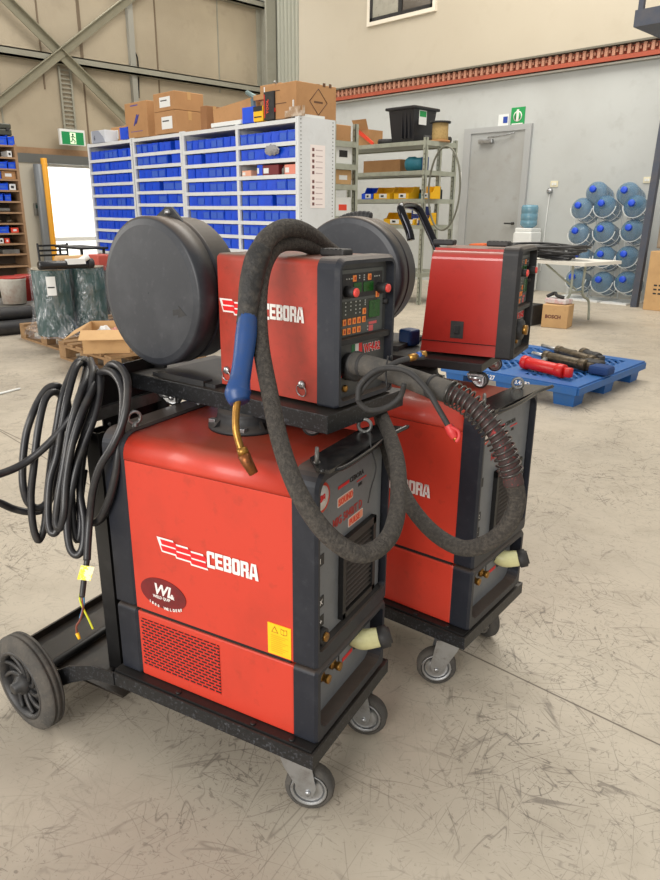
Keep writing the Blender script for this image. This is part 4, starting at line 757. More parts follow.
for f, s_ in ((.17, 1), (.86, -1)):
    b0 = ta.lerp(tb, f)-o_; g = G()
    for q in (.08, .62):
        g.tube([b0+nn*(.2+q*.45)+Vector((0, 0, TZ_-.04)), b0+nn*(.2+q*.45)+Vector((0, 0, .32)), b0+nn*(q+.0)+Vector((0, 0, .22)), b0+nn*(q*1.1-.02)+Vector((0, 0, .012))], .014, 10)
    g.tube([b0+nn*.24+Vector((0, 0, .34)), b0+nn*.48+Vector((0, 0, .34))], .011, 8, raw=True); g.build('leg_frame', M_galv, t)
    G().tube([b0+nn*.35+Vector((0, 0, .36)), ta.lerp(tb, f+s_*.27)-o_+nn*.35+Vector((0, 0, TZ_-.04))], .011, 8).build('brace_bar', M_galv, t)
g = G(); random.seed(3)
cc = ta.lerp(tb, .46)+nn*.25
for k in range(11):
    pts = []
    for j in range(14):
        a = j*2*PI/14*(1 if k % 2 else -1); pts.append(cc+ax_*((.44+.02*k*(-1)**k)*math.cos(a))+nn*((.12+.015*k)*math.sin(a))+Vector((0, 0, TZ_+.02+.012*k+.012*math.sin(3*a+k))))
    g.tube(pts, .015, 6, closed=True, sub=3)
g.tube([ta.lerp(tb, .4)+Vector((0, 0, TZ_+.03)), ta.lerp(tb, .38)-nn*.03+Vector((0, 0, TZ_-.06)), ta.lerp(tb, .5)-nn*.04+Vector((0, 0, TZ_-.12)), ta.lerp(tb, .65)-nn*.03+Vector((0, 0, TZ_-.04)), ta.lerp(tb, .68)+Vector((0, 0, TZ_+.03))], .01, 6)
tag(g.build('cable_heap', M_cable), 'tangled heap of black cables on the white folding table', 'cables')
p = ta.lerp(tb, .33)+nn*.3; t = thing('white_unit', 'white and grey appliance box among the cables on the folding table', 'appliance', (p.x, p.y, TZ_+.001), .3); G().box(-.16, .13, -.08, .1, 0, .13, bev=.01).build('casing', M_wpl, t); G().box(.13, .14, -.06, .08, .02, .11).build('end_grille', M_dark, t)
p = ta.lerp(tb, .85)+nn*.3; tag(G().tube([p+Vector((.0, 0, TZ_+.1)), p+ax_*.15+Vector((0, .03, TZ_+.115)), p+ax_*.35+Vector((0, 0, TZ_+.1)), p+ax_*.1+Vector((0, -.04, TZ_+.11))], .016, 8).build('orange_lead', mat('orange_lead', (206, 96, 44), .5)), 'orange lead on the cables at the left of the folding table', 'cable')
# floor box by the table
t = carton('open_carton', -3.80, -3.53, 6.84, 7.08, 0, .24, M_card2, 'small tan carton with dark lettering on the floor under the table', tape=False, rz=.25); text('lettering', 'BOSCH', .05, mat('dark_red_ink', (96, 40, 34), .6), t, SIDE, (-.1, -.1215, .1), .002, 1)
q = Vector((-3.66, 6.96, .245)); tag(G().box(q.x-.14, q.x+.1, q.y-.06, q.y+.1, q.z, q.z+.05, bev=.01).build('white_packet', mat('packet_white', (210, 204, 204), .5, 0, (200, 60, 70), .5, 30)), 'white and red packets lying on the small tan floor carton', 'packet')
tag(G().tube([(q.x-.15, q.y, q.z+.06), (q.x-.08, q.y+.03, q.z+.1), (q.x-.02, q.y-.02, q.z+.08), (q.x+.05, q.y, q.z+.065)], .018, 8).build('black_tool', M_dark), 'small black tool on top of the white packets', 'tool')
tag(G().box(-4.05, -3.86, 6.78, 7.0, 0, .22, bev=.01).build('black_crate', M_dark), 'small dark crate on the floor left of the tan carton', 'crate')
# blue plastic pallet
pa, pb, pc = on(578, 387, 2, .14), on(645, 361, 2, .14), on(500, 377, 2, .14)
u = (pb-pa); Lp = u.length; u.normalize(); v = (pc-pa); v = (v-u*v.dot(u)).normalized(); Wp = 1.0
ang = math.atan2(u.y, u.x); t = thing('plastic_pallet', 'blue plastic pallet on the floor carrying hydraulic cylinders', 'pallet', (pa.x, pa.y, 0), ang)
sg = 1 if (Vector((0, 0, 1)).cross(u)).dot(v) > 0 else -1
def bb(g, x0, x1, y0, y1, z0, z1, **k): return g.box(x0, x1, min(sg*y0, sg*y1), max(sg*y0, sg*y1), z0, z1, **k)
g = G(); bb(g, 0, Lp, 0, .1, .10, .14); bb(g, 0, Lp, Wp-.1, Wp, .10, .14); bb(g, 0, .1, .1, Wp-.1, .10, .14); bb(g, Lp-.1, Lp, .1, Wp-.1, .10, .14); bb(g, Lp/2-.08, Lp/2+.08, .1, Wp-.1, .10, .14); bb(g, .1, Lp-.1, Wp/2-.08, Wp/2+.08, .10, .138)
bb(g, .0, Lp, -.012, .0, .085, .13); bb(g, -.012, 0, 0, Wp, .085, .13)
pd = g.build('deck', M_bpal, t); g = G()
for (x0, x1) in ((.1, Lp/2-.08), (Lp/2+.08, Lp-.1)):
    for (yy0, yy1) in ((.1, Wp/2-.08), (Wp/2+.08, Wp-.1)):
        for k in range(1, 5):
            f = k/5; xa_ = x0+(x1-x0)*f; ya_ = yy0+(yy1-yy0)*f
            g.tube([(x0, sg*ya_, .128), (xa_, sg*yy0, .128)], .012, 4, raw=True); g.tube([(x1, sg*ya_, .128), (xa_, sg*yy1, .128)], .012, 4, raw=True)
            g.tube([(x0, sg*ya_, .128), (x0+(x1-x0)*(1-f), sg*yy1, .128)], .012, 4, raw=True); g.tube([(x1, sg*ya_, .128), (x0+(x1-x0)*(1-f), sg*yy0, .128)], .012, 4, raw=True)
g.build('deck_lattice', M_bpal, t)
for x in (.02, Lp/2-.07, Lp-.17):
    for y_ in (.02, Wp/2-.07, Wp-.17):
        g = G(); vs = [(x+.01, sg*(y_+.01), 0), (x+.14, sg*(y_+.01), 0), (x+.14, sg*(y_+.14), 0), (x+.01, sg*(y_+.14), 0), (x, sg*y_, .1), (x+.15, sg*y_, .1), (x+.15, sg*(y_+.15), .1), (x, sg*(y_+.15), .1)]
        g._add(vs, [(0, 3, 2, 1), (4, 5, 6, 7), (0, 1, 5, 4), (1, 2, 6, 5), (2, 3, 7, 6), (3, 0, 4, 7)]); g.build('foot', M_bpal, t)
# lettering on the pallet edge that faces the camera (the -u end)
Bp = Matrix(((0, 0, -1), (-sg, 0, 0), (0, 1, 0)))
text('lettering', 'QTY 27', .04, M_white, t, Bp, (-.0135, sg*(.70), .092), .001); text('lettering', '3.42 B2', .035, M_white, t, Bp, (-.0135, sg*(.42), .094), .001)
def cyl_on(px0, py0, px1, py1, r, m, name, label, cat, rod=None, z=.145):
    a, b = on(px0, py0, 2, z+r), on(px1, py1, 2, z+r); t = thing(name, label, cat, ((a.x+b.x)/2, (a.y+b.y)/2, z)); c = Vector(t.location); a = a-c; b = b-c; d = (b-a).normalized()
    G().cyl(a, b, r, n=20).build('barrel', m, t)
    G().cyl(a-d*.005, a+d*.04, r*1.15, n=20).build('gland', M_oil if m is not M_cyl else m, t); G().cyl(b-d*.04, b+d*.02, r*1.12, n=20).build('end_cap', m, t)
    e = b+d*.05; G().cyl(e-Vector((0, 0, r*.7)), e+Vector((0, 0, r*.7)), r*.75, n=16).build('clevis', m, t)
    if rod: G().cyl(a, a-d*rod, r*.45, n=14).build('rod', M_zinc, t)
cyl_on(524, 362, 562, 371, .04, M_cyl, 'hydraulic_cylinder', 'bright red hydraulic cylinder on the near side of the blue pallet', 'hydraulic cylinder')
cyl_on(545, 356, 584, 365, .035, M_oil, 'hydraulic_cylinder', 'oily brown hydraulic cylinder just behind the red one', 'hydraulic cylinder', .12)
cyl_on(558, 350, 592, 360, .03, M_oil, 'hydraulic_cylinder', 'third cylinder from the front, with bright rod, on the blue pallet', 'hydraulic cylinder', .2)
cyl_on(583, 353, 597, 358, .035, M_dark, 'hydraulic_cylinder', 'short dark cylinder at the back right of the blue pallet', 'hydraulic cylinder')
cyl_on(541, 364, 548, 357, .02, M_zinc, 'hydraulic_cylinder', 'small silver cylinder at the left back of the blue pallet', 'hydraulic cylinder')
tag(G().box(-.07, .07, -.05, .05, 0, .07, bev=.015).build('oily_block', M_dark), 'dark oily block at the right end of the cylinders', 'block').location = on(592, 370, 2, .145)
tag(G().lathe((0, 0, 0), (0, 0, 1), [(0, .05), (.03, .05), (.04, .03), (.05, .03)], 20).build('oily_fitting', M_oil), 'round oily fitting in the middle of the blue pallet', 'fitting').location = on(572, 357, 2, .145)
tag(G().box(-.09, .05, -.06, .06, 0, .06, bev=.02).build('blue_rag', mat('rag_blue', (30, 60, 110), .9)), 'dark blue rag between the cylinders at the right of the blue pallet', 'rag').location = on(601, 374, 2, .145)
tag(G().box(-.022, .022, -.022, .022, 0, .045, bev=.006).build('blue_valve_box', M_blue), 'small blue box on the rear feeder tray beside the rear drum', 'box').location = on(409, 345, 2, .801)
# ------------------------------------------------------------ welding machines
def shell_poly(y0, y1, z0, z1, r, n=6):
    return [(y0, z0), (y1, z0)]+[(y1-r+r*math.cos(a), z1-r+r*math.sin(a)) for a in [i*PI/2/n for i in range(n+1)]]+[(y0+r-r*math.sin(a), z1-r+r*math.cos(a)) for a in [i*PI/2/n for i in range(n+1)]]
def fascia(g, x0, x1, y0, y1, z0, z1, rt, t, tt, tb, m=0, chs=.006, rbin=.012):   # hollow frame ring with softened front edge
    for a, b, e in ((x0, x1-chs, 0), (x1-chs, x1, chs)):
        if e:                                       # chamfered lip
            o0 = rr(y0, y1, z0, z1, rt, 6, .006); o1 = rr(y0+e*.7, y1-e*.7, z0+e*.4, z1-e*.7, rt, 6, .006)
            i1 = rr(y0+t, y1-t, z0+tb, z1-tt, max(rt-t, .012), 6, rbin)
            n = len(o0); vs = [(a, *p) for p in o0]+[(b, *p) for p in o1]+[(b, *p) for p in i1]+[(a, *p) for p in i1]; fs = []
            for k in range(3):
                for i in range(n): j = (i+1) % n; fs.append((k*n+i, k*n+j, (k+1)*n+j, (k+1)*n+i))
            g._add(vs, fs, False, m)
        else: g.frame(rr(y0, y1, z0, z1, rt, 6, .006), rr(y0+t, y1-t, z0+tb, z1-tt, max(rt-t, .012), 6, rbin), 0, a, b, m)
    return g
L0 = .495; W0 = .30; ZT = .73; ZS = .3486; ZB = .186; D1 = .0509; D2 = .055; ZM = .683
def flash(g, x, z, s, m0=0, m1=1):                  # staggered lightning bars beside the maker's name
    def bar(xa, xb, zc, h, y, mm, sk=.35):
        g._add([(xa, y, zc-h/2), (xb, y, zc-h/2), (xb-h*sk, y, zc+h/2), (xa-h*sk, y, zc+h/2)], [(0, 1, 2, 3)], False, mm)
    for k in range(3):
        xa = x+s*k*.35; xb = xa+s*.40
        bar(xa, xb, z+s*(.13-k*.05), s*.30, -.0006, m0)
        bar(xa+s*.015, xb-s*.012, z+s*(.195-k*.05), s*.1, -.0010, m1); bar(xa+s*.02, xb-s*.012, z+s*(.065-k*.05), s*.1, -.0010, m1)
    return g
def block_name(size, m, parent, x, z, y, sx, name):       # heavy square letters of the maker's name
    h = size*.72; w_ = h*.62*sx; tv = w_*.36; th = h*.2; g = G(); X0 = x
    def rc(a, b, c, d): g._add([(X0+a, y-.0012, z+c), (X0+b, y-.0012, z+c), (X0+b, y-.0012, z+d), (X0+a, y-.0012, z+d)], [(0, 1, 2, 3)])
    def pl(*p): g._add([(X0+a, y-.0012, z+c) for a, c in p], [tuple(range(len(p)))])
    k = w_*.14
    for ch in 'CEBORA':
        if ch == 'C': rc(0, tv, -h*.06, h-k); pl((0, h-k), (tv, h-k), (tv, h), (k, h)); rc(tv, w_, h-th, h); rc(tv, w_, -h*.06, th-h*.06); rc(w_-tv*.9, w_, h*.62, h-th)
        if ch == 'E': rc(0, tv, 0, h); rc(tv, w_, h-th, h); rc(tv, w_*.9, h*.4, h*.6); rc(tv, w_, 0, th)
        if ch == 'B': rc(0, tv, 0, h); rc(tv, w_-k, h-th, h); rc(tv, w_-k, h*.42, h*.58); rc(tv, w_-k, 0, th); pl((w_-tv, th), (w_, k), (w_, h*.46), (w_-k, h*.5), (w_-tv, h*.42)); pl((w_-k, 0), (w_, k), (w_-tv, th), (w_-tv, 0)); pl((w_-tv, h*.58), (w_-k, h*.5), (w_, h*.56), (w_, h-k), (w_-tv, h-th)); pl((w_-tv, h-th), (w_, h-k), (w_-k, h), (w_-tv, h))
        if ch == 'O': pl((0, k), (k, 0), (tv, 0), (tv, h), (k, h), (0, h-k)); pl((w_-tv, 0), (w_-k, 0), (w_, k), (w_, h-k), (w_-k, h), (w_-tv, h)); rc(tv, w_-tv, 0, th); rc(tv, w_-tv, h-th, h)
        if ch == 'R': rc(0, tv, 0, h); rc(tv, w_-k, h-th, h); rc(tv, w_-k, h*.38, h*.56); pl((w_-tv, h*.56), (w_-k, h*.4), (w_, h*.5), (w_, h-k), (w_-k, h), (w_-tv, h)); rc(w_-tv, w_, 0, h*.42)
        if ch == 'A': pl((-k*.4, 0), (tv*.9, 0), (w_*.42, h), (w_*.24, h)); pl((w_-tv*.8, 0), (w_+k*.8, 0), (w_*.84, h), (w_*.5, h)); rc(w_*.2, w_*.85, h*.2, h*.4); rc(w_*.24, w_*.84, h-th*.8, h)
        X0 += w_*1.09
    o = g.build(name, m, parent); return o
def brand(size, x, z, y, m, parent, sx=1.0, name='lettering'):
    return block_name(size, m, parent, x, z, y, sx, name)
def make_source(label):
    t = thing('welding_power_source', label, 'welding machine')
    g = G(); g.box(-L0+D2, -D1, .001, W0-.001, ZS+.004, ZM-.0015, bev=.001)
    body = g.build('side_panel', M_red, t)
    g = G(); g.prism(shell_poly(0, W0, ZM, ZT, .04, 8), 0, -L0+D2, -D1); g.box(-L0+D2, -D1, .004, W0-.004, ZM-.004, ZM)
    o = g.build('top_cover', M_red, t)
    for p in o.data.polygons: p.use_smooth = abs(p.normal.x) < .5
    g = fascia(G(), -D1, 0, -.001, W0+.001, ZS+.003, ZT+.006, .035, .010, .020, .03); g.build('front_fascia', M_fasd, t)
    g = fascia(G(), -L0, -L0+D2, -.001, W0+.001, ZS+.003, ZT+.006, .035, .014, .022, .03); g.box(-L0+.01, -L0+.03, .01, W0-.01, ZS+.02, ZT-.02, m=1); g.build('rear_fascia', [M_fasd, M_blk], t)
    fp = G().box(-.034, -.028, .012, W0-.012, ZS+.02, ZT-.014).build('front_panel', M_panel, t)
    g = G()                                          # louvre grille
    ya, yb, za, zb = .105, .247, .398, .566
    g.box(-.028, -.012, ya, ya+.012, za, zb).box(-.028, -.012, yb-.012, yb, za, zb).box(-.028, -.012, ya, yb, zb-.016, zb).box(-.028, -.012, ya, yb, za, za+.012).box(-.0279, -.0265, ya, yb, za, zb)
    gr = g.build('grille', M_blk, t)
    for i in range(13):
        z = za+.018+i*.0108; g = G(); g._add([(-.026, ya+.012, z+.006), (-.026, yb-.012, z+.006), (-.015, yb-.012, z), (-.015, ya+.012, z), (-.026, ya+.012, z+.0075), (-.026, yb-.012, z+.0075), (-.015, yb-.012, z+.0015), (-.015, ya+.012, z+.0015)],
            [(0, 1, 2, 3), (4, 5, 6, 7), (2, 3, 7, 6), (0, 4, 7, 3), (1, 2, 6, 5)]); g.build('slat', M_fas2, gr)
    X_ = -.0275
    def ft(s, size, m, y, z, sx=1, bold=.0003, n='lettering'): return text(n, s, size, m, fp, FRONT, (X_, y, z), bold, sx)
    ft('CEBORA', .014, M_lgrey, .145, .668, 1.1); G().box(X_, X_+.0006, .1, .142, .67, .676).build('red_flash', M_ltxt, fp)
    for s, y, z in (('SOUND', .098, .634), ('PULSE', .142, .577)):
        ob = ft(s, .017, M_org, y+.004, z+.0035, .95, .0003); ob.location.x += .0006
        G().prism(rr(y, y+.062, z, z+.019, .003), 0, X_-.001, X_).build('badge_outline', M_white, fp)
        G().prism(rr(y+.0013, y+.0607, z+.0013, z+.0177, .003), 0, X_-.001, X_+.0003).build('badge', mat('pale_orange_print', (236, 150, 120), .5), fp)
    ft('MIG', .009, M_lgrey, .182, .648); ft('MIG 5040/T D', .024, mat('dark_red_print', (176, 40, 34), .5), .080, .6, .84, .0005)
    ft('POWER', .009, M_white, .2, .706, 1, .0003)
    G().box(X_, X_+.0005, .175, .215, .659, .6615).build('red_line', M_ltxt, fp)
    G().lathe((X_-.0005, .04, .676), (1, 0, 0), [(0, .028), (.001, .028)], 28).build('round_sticker', M_org, fp)
    G().lathe((X_+.0003, .04, .676), (1, 0, 0), [(0, .0225), (.0006, .0225)], 28).build('sticker_centre', M_white, fp)
    ft('MIG', .015, M_ltxt, .024, .671, .95, .0012).location.x += .0014
    for k, (y, z) in enumerate(((.037, .402),)):
        s = G().lathe((-.018, y, z), (1, 0, 0), [(0, .017), (.012, .016), (.013, .011)], 24).build('socket', M_dark, t)
        G().lathe((-.006, y, z), (1, 0, 0), [(0, .0095), (.006, .0085), (.0065, .004)], 20).build('brass_contact', M_brass, s)
    s = G().lathe((-.028, .235, .392), (1, 0, 0), [(0, .014), (.01, .013)], 24).build('socket', M_dark, t)
    for z, s_ in ((.555, 'I'), (.47, 'X'), (.43, '+'), (.372, '%')): G().box(X_, X_+.0006, .028, .048, z-.01, z+.012).build('marking_plate', M_lgrey, fp); ft(s_, .014, M_white, .032, z-.004).location.x += .0008
    fp.location.x = .013; gr.location.x = .008
    G().prism([(-.03, ZS+.034), (-.002, ZS+.03), (-.03, ZS+.05)], 1, .014, W0-.014).build('sill', M_blk, t)
    # guard lip, eyebolts
    g = G(); g.prism([(.016, W0*.0+.01), (.016, W0-.02), (.028, W0+.005), (.0, W0-.0), (-.03, W0-.01), (-.045, W0-.05), (-.045, .05), (-.01, .012)], 2, ZT+.006, ZT+.012); g.tube([(.0, .008, ZT+.009), (.018, .05, ZT+.004), (.022, .15, ZT+.006), (.018, .24, ZT+.008), (.03, W0+.008, ZT+.012)], .0045, 8)
    g.build('visor_guard', mat('gloss_black', (26, 26, 28), .2, 0, (80, 76, 72), .3, 50), t)
    for (x, y) in ((-.022, .035), (-.03, .235), (-.452, .05), (-.452, .25)):
        c = Vector((x, y, ZT+.024)); e = G(); e.cyl((x, y, ZT), (x, y, ZT+.014), .006); a = math.radians(119 if (x > -.1 and y < .1) else 20 if x > -.1 else 60)
        e.tube([c+Vector((math.cos(u)*.0125*math.cos(a), math.cos(u)*.0125*math.sin(a), math.sin(u)*.0125)) for u in [k*PI/6 for k in range(12)]], .0036, 8, closed=True, sub=2)
        e.build('lifting_eye', M_zinc if x < -.1 else M_alu, t)
    # marks on the near side
    f = flash(G(), -.357, .505, .105).build('logo_bars', [M_white, M_ltxt], body)
    brand(.046, -.243, .5015, .0004, M_white, body, .88)
    G().prism([( -.363+.06*math.cos(a), .405+.034*math.sin(a)) for a in [k*PI/20 for k in range(40)]], 1, -.0004, .001).build('oval_sticker', M_wl, body)
    text('lettering', 'WL', .034, M_white, body, SIDE, (-.388, -.0006, .402), .0009, 1, .25); text('lettering', '&', .016, M_white, body, SIDE, (-.343, -.0006, .4), .0003)
    text('lettering', 'WELD QUIP', .009, M_white, body, SIDE, (-.39, -.0006, .392), .0002, .95)
    for k, ch in enumerate('1800 WELDERS'):
        a = math.radians(232+k*7.6); text('lettering', ch, .0085, M_white, body, SIDE, (-.363+.062*math.cos(a), -.0006, .405+.031*math.sin(a)-.004), .0003) if ch != ' ' else None
    wl = G().box(-.107, -.056, -.0004, .001, .356, .422).build('warning_label', M_yel, body)
    g = G(); y = -.0008
    g._add([(-.099, y, .404), (-.083, y, .404), (-.091, y, .418)], [(0, 1, 2)]); g._add([(-.078, y, .405), (-.071, y, .403), (-.064, y, .405), (-.064, y, .417), (-.071, y, .415), (-.078, y, .417)], [(0, 1, 2, 3, 4, 5)])
    g.build('symbols', M_gold, wl); g = G()
    g._add([(-.0965, y-.0002, .4055), (-.0855, y-.0002, .4055), (-.091, y-.0002, .415)], [(0, 1, 2)]); g._add([(-.077, y-.0002, .4065), (-.0715, y-.0002, .405), (-.0715, y-.0002, .4135), (-.077, y-.0002, .4155)], [(0, 1, 2, 3)]); g._add([(-.0705, y-.0002, .405), (-.065, y-.0002, .4065), (-.065, y-.0002, .4155), (-.0705, y-.0002, .4135)], [(0, 1, 2, 3)])
    g.build('symbol_fill', M_yel, wl)
    g = G()
    for k in range(9): g._add([(-.1, y, .398-k*.0042), (-.1+.038-.006*(k % 3), y, .398-k*.0042), (-.1+.038-.006*(k % 3), y, .3968-k*.0042), (-.1, y, .3968-k*.0042)], [(0, 1, 2, 3)])
    g.build('small_print', mat('pale_gold_print', (208, 156, 20), .6), wl)
    # rear grille
    G().box(-L0+.008, -L0+.01, .06, .24, .42, .62).build('rear_grille', M_blk, t)
    return t
def slots():
    m = bpy.data.materials.new('slotted_red_sheet'); m.use_nodes = True; nt = m.node_tree; N = nt.nodes; L = nt.links
    tc = N.new('ShaderNodeTexCoord'); mp = N.new('ShaderNodeMapping'); mp.inputs['Rotation'].default_value = (PI/2, 0, 0)
    br = N.new('ShaderNodeTexBrick'); br.inputs['Scale'].default_value = 1; br.inputs['Color1'].default_value = lin((22, 10, 8)); br.inputs['Color2'].default_value = lin((34, 14, 10)); br.inputs['Mortar'].default_value = lin((196, 40, 22))
    br.inputs['Brick Width'].default_value = .0165; br.inputs['Row Height'].default_value = .0074; br.inputs['Mortar Size'].default_value = .0017; br.inputs['Mortar Smooth'].default_value = .1
    L.new(tc.outputs['Object'], mp.inputs[0]); L.new(mp.outputs[0], br.inputs['Vector']); L.new(br.outputs['Color'], N['Principled BSDF'].inputs['Base Color']); N['Principled BSDF'].inputs['Roughness'].default_value = .6
    return m
M_slot = slots()
def make_cooler(label):
    t = thing('cooling_unit', label, 'cooling unit')
    g = G(); g.box(-L0+D2, -D1, .001, W0-.001, ZB, ZS-.004, bev=.004); b = g.build('housing', M_red, t)
    G().box(-.431, -.225, -.0006, .0012, .213, .329).build('vent_slots', M_slot, b)
    G().box(-.43, -.06, .004, W0-.004, ZS-.004, ZS+.004).build('spacer', M_seam, t)
    fascia(G(), -D1, 0, -.001, W0+.001, ZB-.001, ZS-.003, .008, .014, .012, .02, rbin=.03).build('front_fascia', M_fasd, t)
    g = fascia(G(), -L0, -L0+D2, -.001, W0+.001, ZB-.001, ZS-.003, .008, .014, .012, .02); g.box(-L0+.01, -L0+.03, .01, W0-.01, ZB+.01, ZS-.01); g.build('rear_fascia', M_fasd, t)
    fp = G().box(-.036, -.03, .012, W0-.012, ZB+.016, ZS-.01).build('front_panel', M_panel, t)
    for y in (.062, .108):
        G().lathe((-.03, y, .29), (1, 0, 0), [(0, .011), (.006, .011), (.007, .0075), (.014, .0075), (.015, .009), (.022, .009), (.023, .005)], 6 if 0 else 16).build('coolant_coupling', M_brass, t)
    G().box(-.0298, -.029, .138, .141, .262, .32).build('level_slot', M_seam, fp)
    text('lettering', 'CEBORA', .013, M_lgrey, fp, FRONT, (-.0292, .205, .262), .0005, 1); G().box(-.0298, -.0292, .155, .2, .263, .272).build('red_flash', M_ltxt, fp)
    G().prism(rr(.03, .062, .224, .252, .008), 0, -.0298, -.0288).build('red_sticker', M_org, fp); text('lettering', 'MIG', .013, M_white, fp, FRONT, (-.0284, .033, .233), .0006, .9)
    n = G(); a, b_ = Vector((-.03, .205, .298)), Vector((.02, .235, .292))
    n.tube([a, a+Vector((.02, .006, -.006)), b_-Vector((.01, .006, 0)), b_], [.021, .022, .021, .019], 20)
    fn = n.build('filler_neck', M_milk, t)
    d = (Vector((.045, .25, .302))-b_).normalized(); G().lathe(b_-d*.004, d, [(0, .021), (.002, .0235), (.02, .0235), (.022, .018), (.026, .017)], 24).build('filler_cap', M_dark, fn)
    return t
def caster(px, py, ang, R_, top, plate=.03, parent=None):       # swivel caster, wheel trailing along ang
    c, s_ = math.cos(ang), math.sin(ang); d = Vector((c, s_, 0)); n = Vector((-s_, c, 0)); P = Vector((px, py, 0)); wc = P+d*(R_*.55)+Vector((0, 0, R_))
    g = G(); g.box(px-plate, px+plate, py-plate*.8, py+plate*.8, top-.005, top); g.lathe((px, py, top-.016), (0, 0, 1), [(0, .019), (.003, .021), (.009, .021), (.012, .018)], 20)
    wd = R_*.32
    for sg in (-1, 1):
        o = n*(sg*(wd+.004)); vs = []
        for q, (a_, z) in enumerate(((-R_*.6, top-.012), (R_*.62, top-.012), (R_*.75+.006, R_+.012), (R_*.55+.009, R_-.011), (R_*.55-.011, R_-.009), (-R_*.42, top-.04*R_/.05))):
            vs.append(P+d*a_+o+Vector((0, 0, z)))
        vs2 = [v+n*(sg*.003) for v in vs]; k = len(vs)
        g._add(vs+vs2, [tuple(range(k)), tuple(range(k, 2*k))]+[(i, (i+1) % k, k+(i+1) % k, k+i) for i in range(k)])
    g.cyl(wc-n*(wd+.011), wc+n*(wd+.011), .006, n=8)
    o = g.build('caster_bracket', M_zinc, parent)
    w_ = G(); w_.lathe(wc-n*wd, n, [(0, R_*.78), (.001, R_*.93), (wd*.5, R_), (wd*1.5, R_), (2*wd-.001, R_*.93), (2*wd, R_*.78)], 36, 0, cap=False)
    for sg in (-1, 1): w_.lathe(wc+n*(sg*wd*.2), n*sg, [(0, R_*.1), (wd*.84, R_*.76), (wd*.9, R_*.7), (wd*.6, R_*.62), (wd*.6, R_*.25), (wd*1.0, R_*.2), (wd*1.0, .001)], 30, 1, cap=False)
    w_.build('caster_wheel', [M_rub if R_ > .04 else M_rubd, M_zinc], o)
    return o
def spoke_wheel(y, sgn, parent, tw=0):                         # big rear wheel, outer face towards sgn*y
    R_ = .116; c = Vector((-.722, y, R_)); n = Vector((0, sgn, 0)); XF = Matrix.Translation(c) @ Matrix.Rotation(math.radians(tw), 4, 'Z') @ Matrix.Translation(-c)
    g = G(); g.X = XF; g.lathe(c-n*.05, n, [(0, .082), (.003, .096), (.008, .110), (.012, .1155), (.015, .116), (.0165, .113), (.0195, .113), (.021, .116), (.029, .116), (.0305, .113), (.0335, .113), (.035, .116), (.038, .1155), (.043, .110), (.047, .1), (.0475, .098), (.0485, .096), (.05, .088), (.05, .082)], 56, cap=False)
    o = g.build('wheel_tyre', M_rub, parent)
    h = G(); h.X = XF; h.lathe(c-n*.048, n, [(0, .083), (.049, .083), (.0485, .076), (.036, .072), (.02, .07)], 48, cap=False); h.lathe(c-n*.03, n, [(0, .072), (.012, .07), (.014, .03)], 40)
    h.lathe(c-n*.03, n, [(0, .024), (.03, .022), (.034, .014), (.046, .013), (.048, .008)], 28)
    for k in range(10):
        a = k*2*PI/10; pts = []
        for u in (0, .35, .7, 1): rad = .02+u*.051; aa = a+u*.75; pts.append(c-n*(.016-.008*u)+Vector((rad*math.cos(aa), 0, rad*math.sin(aa))))
        h.tube(pts, [.006, .006, .0055, .005], 6, sub=3)
    h.build('wheel_hub', M_hub, o)
